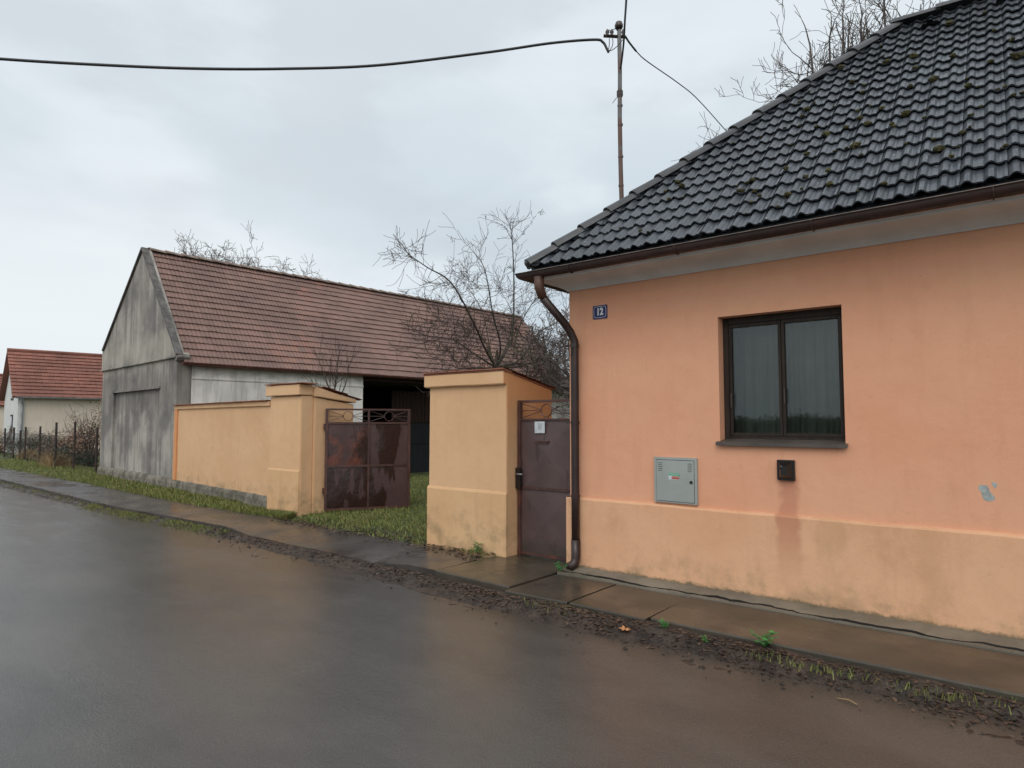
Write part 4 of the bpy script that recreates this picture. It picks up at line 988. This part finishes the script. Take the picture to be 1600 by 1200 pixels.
# slim sapling in front of the barn
b0 = at(520, 640, 13.0)
branchtree([([X(b0.x,b0.y,gz), at(521,640,13), at(524,600,13), at(530,550,13)], .03, .008), ([at(521,625,13), at(508,590,13), at(497,560,13)], .016, .006), ([at(522,640,13), at(540,600,12.8), at(545,570,12.7)], .014, .005), ([at(521,645,13), at(505,612,13.2), at(500,605,13.2)], .014, .005)],
  .03, 2, .5, 9, 'fruit_tree', 'slim bare sapling in front of the barn behind the left pillar', M_bark, M_twig, dens=.7, tmin=.004, upb=.6, group='bare fruit trees in the yard')
# walnut trees beyond the barn roof
def bigtree(px, pytop, pyc, D, halfw, seed, label, mt, dens=1., lev=4, tm=.012, name='walnut_tree', crook=.38, upb=.15, tl=.21, lk=1.0):
    rs = random.Random(seed); c = at(px, pyc, D); base = X(c.x, c.y, 0); topz = at(px, pytop, D).z; hub = X(c.x, c.y, topz*.42)
    limbs = [([base, base.lerp(hub,.5)+X(.1,.1,0), hub], .24, .17)]; H = topz-hub.z
    for i in range(20):
        a = 2*math.pi*i/20*3+rs.uniform(-.3,.3); f = rs.uniform(.15,1); e = 1-.55*f*f
        tip = hub+X(math.cos(a)*halfw*f*.8, math.sin(a)*halfw*f*.8, H*e*rs.uniform(.72,.88)); mid_ = hub.lerp(tip,.5)+X(math.cos(a),math.sin(a),0)*halfw*.12-UP*H*.06
        limbs.append(([hub, mid_, tip], .09, .018))
    return branchtree(limbs, .2, lev, H*tl, seed, name, label, mt, mt, dens=dens, tmin=tm, spread=1.0, upb=upb, crook=crook, limbk=lk, group='bare walnut trees behind the roofs')
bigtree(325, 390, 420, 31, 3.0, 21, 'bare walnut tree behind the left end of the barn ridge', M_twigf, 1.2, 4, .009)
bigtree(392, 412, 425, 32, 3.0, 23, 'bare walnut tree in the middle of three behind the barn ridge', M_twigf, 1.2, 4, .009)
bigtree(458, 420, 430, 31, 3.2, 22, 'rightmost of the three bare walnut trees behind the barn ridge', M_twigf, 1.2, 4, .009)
bigtree(1360, -60, 200, 17, 3.6, 33, 'bare walnut tree behind the dark hip roof at upper right', M_twigr, .95, 4, .007, crook=.26, upb=.25, tl=.17, lk=1.25)
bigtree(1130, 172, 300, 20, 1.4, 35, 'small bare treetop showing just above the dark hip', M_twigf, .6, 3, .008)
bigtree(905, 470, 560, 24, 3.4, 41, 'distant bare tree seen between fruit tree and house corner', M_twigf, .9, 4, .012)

# ------------------------------------------------------------------ shrubs and fence on the left
def shrub(c, rad, n, size, mat, label, seed, stems=14, sm_=M_twig, name='shrub', group='shrubs behind the wire fence'):
    rs = random.Random(seed); base = X(c.x, c.y, .12); t = thing(name, base, label, 'shrub', group)
    m = MB(); leafcloud(m, base+UP*rad[2]*.9, rad, n, size, rs); m.build('foliage', mat, t, fix=False)
    m = MB()
    for i in range(stems):
        a = rs.uniform(0, 6.28); f = rs.uniform(.2,1.1); tip = base+X(math.cos(a)*rad[0]*f, math.sin(a)*rad[1]*f, rad[2]*rs.uniform(1.2,2.3))
        m.tube(spline([base+X(rs.uniform(-.1,.1),rs.uniform(-.1,.1),0), base.lerp(tip,.5)+X(rs.uniform(-.1,.1),rs.uniform(-.1,.1),.1), tip], 4), [.010-.0011*k for k in range(9)], 4, caps=False)
        for _ in range(4):
            p = base.lerp(tip, rs.uniform(.4,.95)); q_ = p+X(rs.uniform(-.3,.3), rs.uniform(-.3,.3), rs.uniform(.05,.35)); m.tube([p,(p+q_)/2+UP*.02,q_], [.006,.005,.004], 3, caps=False)
    m.build('stems', sm_, t, fix=False); return t
def gat(px, D): p = at(px, 700, D); return X(p.x, p.y, .12)
shrub(gat(143,21.8), (.9,.8,.95), 1700, .045, M_brleaf, 'brown withered shrub touching the barn gable corner', 1, 34)
shrub(gat(126,24), (1.0,.8,.8), 1300, .05, M_brleaf, 'withered shrub with pale seed heads beside the gable', 2, 28)
shrub(gat(118,22.0), (.75,.6,.36), 2600, .035, M_dgreen, 'low dark evergreen shrub behind the nearest fence posts', 3, 8)
shrub(gat(138,21.3), (.45,.4,.30), 1500, .03, M_dgreen, 'small dark evergreen shrub right beside the gable base', 4, 6)
shrub(gat(92,25), (.9,.7,.55), 1000, .035, M_brleaf, 'thin brown shrub in the middle of the fenced garden', 5, 30)
shrub(gat(70,27), (.9,.8,.45), 1700, .04, M_dgreen, 'dark green bush behind the third fence post', 6, 14)
shrub(gat(48,29), (1.0,.8,.55), 1300, .04, M_dgreen, 'dark bush with bare stems under the house wall', 7, 26)
shrub(gat(22,31), (1.1,.8,.5), 1500, .04, M_dgreen, 'dark bush at the far end of the wire fence', 8, 22)
shrub(gat(4,31), (1.1,.8,.6), 900, .04, M_brleaf, 'twiggy brown bush at the left edge of the photo', 9, 26)
shrub(gat(872,26), (1.6,1.2,1.1), 2200, .05, M_brleaf, 'reddish brown hedge bush seen beside the house corner', 10, 40, group=None)
shrub(gat(835,22), (1.4,1.2,.9), 2000, .05, M_ivy, 'mossy green bush behind the top of the garden door', 12, 40, group=None)
fl = [(7,669,27.5,.2),(21,668,26.3,.2),(31,672,25.4,.1),(39,667,24.8,.2),(62,666,23.2,.2),(87,660,20.9,.2),(116,659,20.1,.2),(151,668,18.85,.15)]
fence = thing('wire_fence', gat(116,20.1), 'rusty wire mesh fence on thin dark posts beside the footpath', 'fence')
M_post = m_metalbrown('rusty_fence_post', (.02,.014,.012,1), (.05,.028,.02,1), .6)
tops = []
for px, py, D, zb in fl:
    p = at(px, 700, D); zt = at(px, py, D).z; bx = X(p.x, p.y, 0)
    m = MB(); m.tube([X(p.x,p.y,0), X(p.x+random.uniform(-.02,.02),p.y,zt)], .034, 8); m.build('fence_post', M_post, fence); tops.append(X(p.x,p.y,0))
m = MB()
for i in range(len(tops)-1):
    a, b = tops[i], tops[i+1]; L_ = (b-a).length; n = max(2, int(L_/.07)); d = (b-a)/n
    for k in range(n):
        p = a+d*k; m.tube([p+UP*.15, p+UP*1.18], .0022, 3, caps=False)
    for k in range(15): m.tube([a+UP*(.16+k*.0725), b+UP*(.16+k*.0725+.004*math.sin(k*3))], .0022, 3, caps=False)
    m.tube([a+UP*1.19, (a+b)/2+UP*1.17, b+UP*1.19], .005, 4, caps=False)
m.build('wire_mesh', M_post, fence, fix=False)

# ------------------------------------------------------------------ grass, litter, weeds
def blades(name, pts, hgt, wid, mat, label, cat, seed):
    r = np.random.default_rng(seed); n = len(pts); P = np.array(pts); a = r.uniform(0, 2*np.pi, n); h = hgt*r.uniform(.4, 1.3, n); w_ = wid*r.uniform(.6,1.3,n)
    lean = r.normal(0, .45, (n,2))*h[:,None]; V = np.zeros((n,5,3)); dx = np.stack([np.cos(a), np.sin(a)],1)*w_[:,None]
    V[:,0,:2] = P[:,:2]-dx; V[:,1,:2] = P[:,:2]+dx; V[:,2,:2] = P[:,:2]+dx*.7+lean*.4; V[:,3,:2] = P[:,:2]-dx*.7+lean*.4; V[:,4,:2] = P[:,:2]+lean
    V[:,:2,2] = P[:,2:3]-.005; V[:,2,2] = P[:,2]+h*.6; V[:,3,2] = P[:,2]+h*.6; V[:,4,2] = P[:,2]+h
    me = bpy.data.meshes.new(name); idx = np.arange(n)[:,None]*5
    f = []; base = (np.arange(n)*5).tolist()
    for b in base: f.append((b,b+1,b+2,b+3)); f.append((b+3,b+2,b+4))
    me.from_pydata(V.reshape(-1,3).tolist(), [], f); at_ = me.attributes.new('rnd','FLOAT','FACE'); at_.data.foreach_set('value', np.repeat(r.random(n),2).tolist())
    me.materials.append(mat); o = bpy.data.objects.new(name, me); COL.objects.link(o); return tag(o, label, cat, kind='stuff')
R_ = random.Random(77)
pts = []
while len(pts) < 52000:      # gateway lawn
    x, y = R_.uniform(-13.5, -4.9), 5.55+R_.random()**1.5*9
    if y < interp(INNER, x)-.03+.1*hn(x*1.9, 4): continue
    if y < interp(INNER, x)+.25 and R_.random() < .6: continue
    if x > PX0-.05 and y < PY1: continue
    if x < -9 and y < 7.2 : continue
    if hn(x*.8, y*.9) < R_.uniform(-1.6, .1): continue
    pts.append((x, y, yard_z(x, y)))
blades('dead_lawn_grass', [p for p in pts if hn(p[0]*1.4+3, p[1]*1.3) > .25][::4], .05, .004, M_straw, 'yellowed dead blades mixed into the gateway grass', 'grass', 8)
blades('lawn_grass', pts, .055, .0045, M_grass, 'short damp grass growing in the gateway and yard', 'grass', 1)
pts = []
while len(pts) < 26000:      # strip along plinths and fence
    x = -9.1-R_.random()**1.6*22; lo = interp(INNER, x); hi = 5.98-(x+9.9)*.098 if x > -14.6 else 6.42-(x+14.62)*.085
    if x < -20.4: hi += .6
    y = R_.uniform(lo-.06, hi-.02)
    if hn(x*1.3, y*2) < R_.uniform(-1.7, .1): continue
    pts.append((x, y, yard_z(x, y)))
blades('dead_verge_grass', [p for p in pts if hn(p[0]*1.1+1, p[1]*2.3) > .2][::4], .06, .005, M_straw, 'yellowed dead blades in the strip below the wall plinths', 'grass', 9)
blades('verge_grass', pts, .07, .006, M_grass, 'grass strip between the footpath and the wall plinths', 'grass', 2)
pts = []
for _ in range(8000):
    x = R_.choice((R_.uniform(-22,-9.3), R_.uniform(-14,-9.0), R_.uniform(-14,-9.0))); k = interp(KERB, x); y = k-abs(R_.gauss(0,.11))-.02
    if hn(x*1.1, 3) < R_.uniform(-.8, .6): continue
    pts.append((x, y, verge_z(x, y)))
blades('roadside_grass', pts, .035, .003, M_grass, 'sparse grass tufts in the dirt along the road edge', 'grass', 3)
pts = []
for _ in range(800):
    t_ = R_.choice(((-1.0,4.50),(-.45,4.48),(-1.3,4.47),(-4.85,5.60),(-5.05,5.60),(-9.55,5.86),(-9.9,5.88),(-10.5,5.92),(-12,6.08),(-3.15,4.52),(-10.9,5.95),(-.1,4.62))); pts.append((t_[0]+R_.gauss(0,.13), t_[1]+R_.gauss(0,.04)-.02, .055 if t_[1] < 5 else .12))
blades('weed_tufts', pts, .04, .0032, M_grass, 'longer grass tufts beside the slabs and pillar feet', 'grass', 4)
pts = []
for _ in range(1800):
    cx_, cD = R_.choice(((95,21.3),(72,24),(45,25.5),(84,21.5))); p = at(cx_, 700, cD); pts.append((p.x+R_.gauss(0,.22), p.y+R_.gauss(0,.15), .13))
blades('dry_grass', pts, .42, .006, M_straw, 'pale dry grass clumps at the foot of the wire fence', 'grass', 5)

def litter(name, n, pos, size, mat, label, seed):
    rs = random.Random(seed); m = MB()
    for _ in range(n):
        x, y, z = pos(rs); a = rs.uniform(0, 6.28); s = size*(.3+1.5*rs.random()**2.2); c_, s_ = math.cos(a), math.sin(a); t1, t2 = rs.uniform(-.5,.5), rs.uniform(-.5,.5); cu = rs.uniform(0,.5)*s
        P = []
        for px, py in ((-1,0),(-.35,.55),(.5,.45),(1,0),(.4,-.5),(-.4,-.5)):
            P.append((x+(px*c_-py*s_)*s, y+(px*s_+py*c_)*s, z+.004+s*(px*t1+py*t2)*.5+abs(py)*cu))
        m.add(P, [(0,1,2,3),(0,3,4,5)], rs.random())
    return tag(m.build(name, mat, fix=False), label, 'leaves', kind='stuff')
def pv(rs):
    while True:
        x = rs.choice((rs.uniform(-9.5,1.5), rs.uniform(-5.5,1.2), rs.uniform(-22,-5))); k = interp(KERB, x); y = k-.02-abs(rs.gauss(0,.13))
        if rs.random() > .25+.75*sm((.5+hn(x*1.6, y*2))): continue
        return (x, y, max(.0, verge_z(x, y)) if y > interp(EDGE, x)-.1 else 0.003)
litter('leaf_litter', 8000, pv, .0125, M_leafl, 'brown wet dead leaves lying along the road edge', 1)
def pg(rs):
    x = rs.uniform(-9.4,-4.75); y = interp(INNER, x)+rs.gauss(.04,.13); return (x, y, (yard_z(x,y) if y > interp(INNER,x) else path_z(x,y))+.004)
litter('gateway_leaves', 2200, pg, .018, M_leafl, 'dead leaves gathered along the footpath edge at the gateway', 2)
# stones and crumbs
rs = random.Random(5); m = MB()
for _ in range(500):
    x = rs.uniform(-9,1.5); y = interp(KERB,x)-.03-abs(rs.gauss(0,.2)); r = .004+.012*rs.random()**3
    z = max(0, verge_z(x,y)) if y > interp(EDGE,x)-.1 else 0
    m.ball((x,y,z+r*.4), (r*1.3,r,r*.8), 6, 4, .25)
tag(m.build('gravel', M_dirt, fix=False), 'small stones and grit scattered along the road edge', 'gravel', kind='stuff')
# straw stems and twiglets among the leaves
rs = random.Random(44); m = MB()
for _ in range(110):
    x = rs.uniform(-5.5,.8); y = interp(KERB,x)-.04-abs(rs.gauss(0,.13)); z = max(0, verge_z(x,y)) if y > interp(EDGE,x)-.1 else 0; a = rs.uniform(0,3.14); L_ = rs.uniform(.02,.07)
    d = X(math.cos(a)*L_, math.sin(a)*L_, rs.uniform(-.004,.012)); p = X(x,y,z+.008); m.tube([p-d, p+X(0,0,.006), p+d], rs.uniform(.0006,.0014), 4, caps=False, c=rs.random())
tag(m.build('straw_litter', M_leafl, fix=False), 'thin straw stems and twiglets among the leaves on the verge', 'straw', kind='stuff')
# leafy weeds
def weed(x, y, z, r, n, label, seed):
    rs = random.Random(seed); t = thing('weed', (x,y,z), label, 'weed', None); m = MB(); st = MB()
    for i in range(n):
        a = rs.uniform(0, 6.28); f = r*rs.uniform(.2,1); tip = X(x+math.cos(a)*f, y+math.sin(a)*f*.7, z+r*rs.uniform(.3,1.3)); st.tube([X(x,y,z), (X(x,y,z)+tip)/2+UP*.01, tip], .0015, 4, caps=False)
        s = r*rs.uniform(.22,.38); d = X(math.cos(a), math.sin(a), rs.uniform(-.4,.3)).normalized(); e = d.cross(UP).normalized()
        m.add([tip-d*s*.3, tip+e*s*.55, tip+d*s*.5+e*s*.5+UP*s*.1, tip+d*s*1.1, tip+d*s*.5-e*s*.5+UP*s*.1, tip-e*s*.55], [(0,1,2,3),(0,3,4,5)], rs.random())
    m.build('leaves', M_weed, t, fix=False); st.build('stems', M_weed, t, fix=False)
weed(-1.45, 4.61, .075, .085, 34, 'bright green leafy weed at the edge of the long slab', 1)
weed(-2.17, 4.56, .07, .05, 24, 'smaller green leafy weed left of the bright one', 2)
weed(-1.83, 4.50, .06, .035, 16, 'tiny green weed between the two larger weeds', 3)
weed(-3.72, 5.44, .115, .07, 26, 'small green weed growing at the foot of the brown downpipe', 6)
weed(-5.0, 5.61, .12, .09, 30, 'green weed tuft at the foot of the broad pillar', 4)
# orange maple leaf
def starleaf(x, y, z, r, label, seed):
    rs = random.Random(seed); m = MB(); n = 22; P = [(x,y,z+.012)]
    for i in range(n):
        a = 2*math.pi*i/n; rr = r*(1.0 if i % 4 == 0 else (.45 if i % 2 == 0 else .62))*rs.uniform(.8,1.1); P.append((x+math.cos(a)*rr, y+math.sin(a)*rr*.8, z+.008+rs.uniform(0,.02)))
    m.add(P, [(0, 1+i, 1+(i+1)%n) for i in range(n)], .5); m.c = [rs.random() for _ in m.f]
    tag(m.build('fallen_leaf', M_oakleaf, fix=False), label, 'leaf')
starleaf(-2.42, 4.40, .045, .065, 'large curled orange maple leaf on the wet verge', 1)
# the hedge across the fields opposite, mirrored in the window panes
rs = random.Random(91); m = MB()
for k in range(46):
    x = -58+k*1.5; h = 1.9+.5*abs(hn(x*.35, 2))+rs.uniform(0,.3)
    for q in range(5): leafcloud(m, X(x+rs.uniform(-.7,.7), -72+rs.uniform(-1,1), h*rs.uniform(.3,.75)), (1.3,1.2,h*.35), 220, .2, rs, .9)
tag(m.build('field_hedge', m_plain('far_hedge_leaves', (.018,.02,.018,1), .95), fix=False), 'dark hedge across the street mirrored low in the window panes', 'hedge', kind='stuff')
# small twigs on the asphalt
for px, py, label in ((1325, 1098, 'curved pale twig on the asphalt near the right edge'),):
    r = Fv+Rv*((px-800)/FPX)-Uv*((py-600)/FPX); q = CAM+r*(-HC/r.z)
    m = MB(); m.tube([q+X(-.06,.01,.006), q+X(0,.015,.012), q+X(.05,-.01,.006)], .004, 5); tag(m.build('twig', M_straw, smooth=True), label, 'twig')

# ------------------------------------------------------------------ sky and sun
wld = bpy.data.worlds.new('World'); S.world = wld; wld.use_nodes = True; nt = wld.node_tree; nt.nodes.clear()
def N(t, **k):
    x = nt.nodes.new(t)
    for a, b in k.items(): setattr(x, a, b)
    return x
LK = nt.links.new
sun_az, sun_el = math.radians(296), math.radians(46)
out = N('ShaderNodeOutputWorld'); bg = N('ShaderNodeBackground'); LK(bg.outputs[0], out.inputs[0])
sky = N('ShaderNodeTexSky'); sky.sky_type = 'NISHITA'; sky.sun_disc = False; sky.sun_elevation = sun_el; sky.sun_rotation = math.pi/2-sun_az; sky.air_density = 1.2; sky.dust_density = 3
tc = N('ShaderNodeTexCoord'); sep = N('ShaderNodeSeparateXYZ'); LK(tc.outputs['Generated'], sep.inputs[0])
def mr(f, a, b, c, d, smooth=True):
    x = N('ShaderNodeMapRange'); x.interpolation_type = 'SMOOTHSTEP' if smooth else 'LINEAR'; LK(f, x.inputs[0])
    for i, q in enumerate((a,b,c,d)): x.inputs[i+1].default_value = q
    return x.outputs[0]
def mixc(f, a, b):
    x = N('ShaderNodeMix'); x.data_type = 'RGBA'
    if isinstance(f, float): x.inputs[0].default_value = f
    else: LK(f, x.inputs[0])
    for i, q in ((6,a),(7,b)):
        if isinstance(q, tuple): x.inputs[i].default_value = q
        else: LK(q, x.inputs[i])
    return x.outputs[2]
K = 10.0      # the background runs at strength 0.1, like the Nishita sky it is mixed with
def kc(r, g, b, s=1): c = lin(r, g, b); return (c[0]*K*s, c[1]*K*s, c[2]*K*s, 1)
mp = N('ShaderNodeMapping'); LK(tc.outputs['Generated'], mp.inputs[0]); mp.inputs['Scale'].default_value = (1,1,2.6)
nz = N('ShaderNodeTexNoise'); LK(mp.outputs[0], nz.inputs[0]); nz.inputs['Scale'].default_value = 2.1; nz.inputs['Detail'].default_value = 5; nz.inputs['Roughness'].default_value = .5; nz.inputs['Distortion'].default_value = .4
elev = sep.outputs[2]
lowb = kc(204,217,227); highb = kc(228,237,243)
base = mixc(mr(elev, .12, .62, 0, 1), lowb, highb)
base = mixc(mr(nz.outputs['Fac'], .40, .62, 0, .85), base, kc(236,245,250))
nz2 = N('ShaderNodeTexNoise'); LK(mp.outputs[0], nz2.inputs[0]); nz2.inputs['Scale'].default_value = 3.2; nz2.inputs['Detail'].default_value = 5
base = mixc(mr(nz2.outputs['Fac'], .47, .64, 0, .5), base, kc(206,214,221))
# brighter low band towards the left end of the street
ldir = Vector((math.cos(math.radians(168)), math.sin(math.radians(168)), .02)).normalized()
dt = N('ShaderNodeVectorMath', operation='DOT_PRODUCT'); LK(tc.outputs['Generated'], dt.inputs[0]); dt.inputs[1].default_value = ldir
ml = N('ShaderNodeMath'); ml.operation = 'MULTIPLY'; LK(mr(dt.outputs['Value'], .78, .97, 0, .95), ml.inputs[0]); LK(mr(elev, .10, .42, 1, .12), ml.inputs[1])
base = mixc(ml.outputs[0], base, kc(246,251,254))
ml2 = N('ShaderNodeMath'); ml2.operation = 'MULTIPLY'; LK(mr(dt.outputs['Value'], .55, .9, 0, .6), ml2.inputs[0]); LK(mr(elev, .02, .2, 1, 0), ml2.inputs[1])
base = mixc(ml2.outputs[0], base, kc(232,241,247))
# thick overcast is brightest overhead and behind the viewer
bdir = Vector((math.cos(sun_az)*.6, math.sin(sun_az)*.6, .8)).normalized()
d2 = N('ShaderNodeVectorMath', operation='DOT_PRODUCT'); LK(tc.outputs['Generated'], d2.inputs[0]); d2.inputs[1].default_value = bdir
base = mixc(mr(d2.outputs['Value'], .35, .95, 0, 1), base, kc(242,244,246,1.7))
fin = mixc(.93, sky.outputs[0], base); LK(fin, bg.inputs[0]); bg.inputs[1].default_value = .1
sl = bpy.data.lights.new('sun', 'SUN'); sl.energy = .9; sl.angle = math.radians(35); sl.color = (1,.97,.93)
so = bpy.data.objects.new('sun', sl); COL.objects.link(so)
sd = Vector((math.cos(sun_az)*math.cos(sun_el), math.sin(sun_az)*math.cos(sun_el), math.sin(sun_el)))
so.rotation_euler = sd.to_track_quat('Z', 'Y').to_euler()
S.view_settings.view_transform = 'Standard'; S.view_settings.look = 'None'; S.view_settings.exposure = 0; S.view_settings.gamma = 1
S.render.engine = 'CYCLES'
S.cycles.max_bounces = 8; S.cycles.use_denoising = True
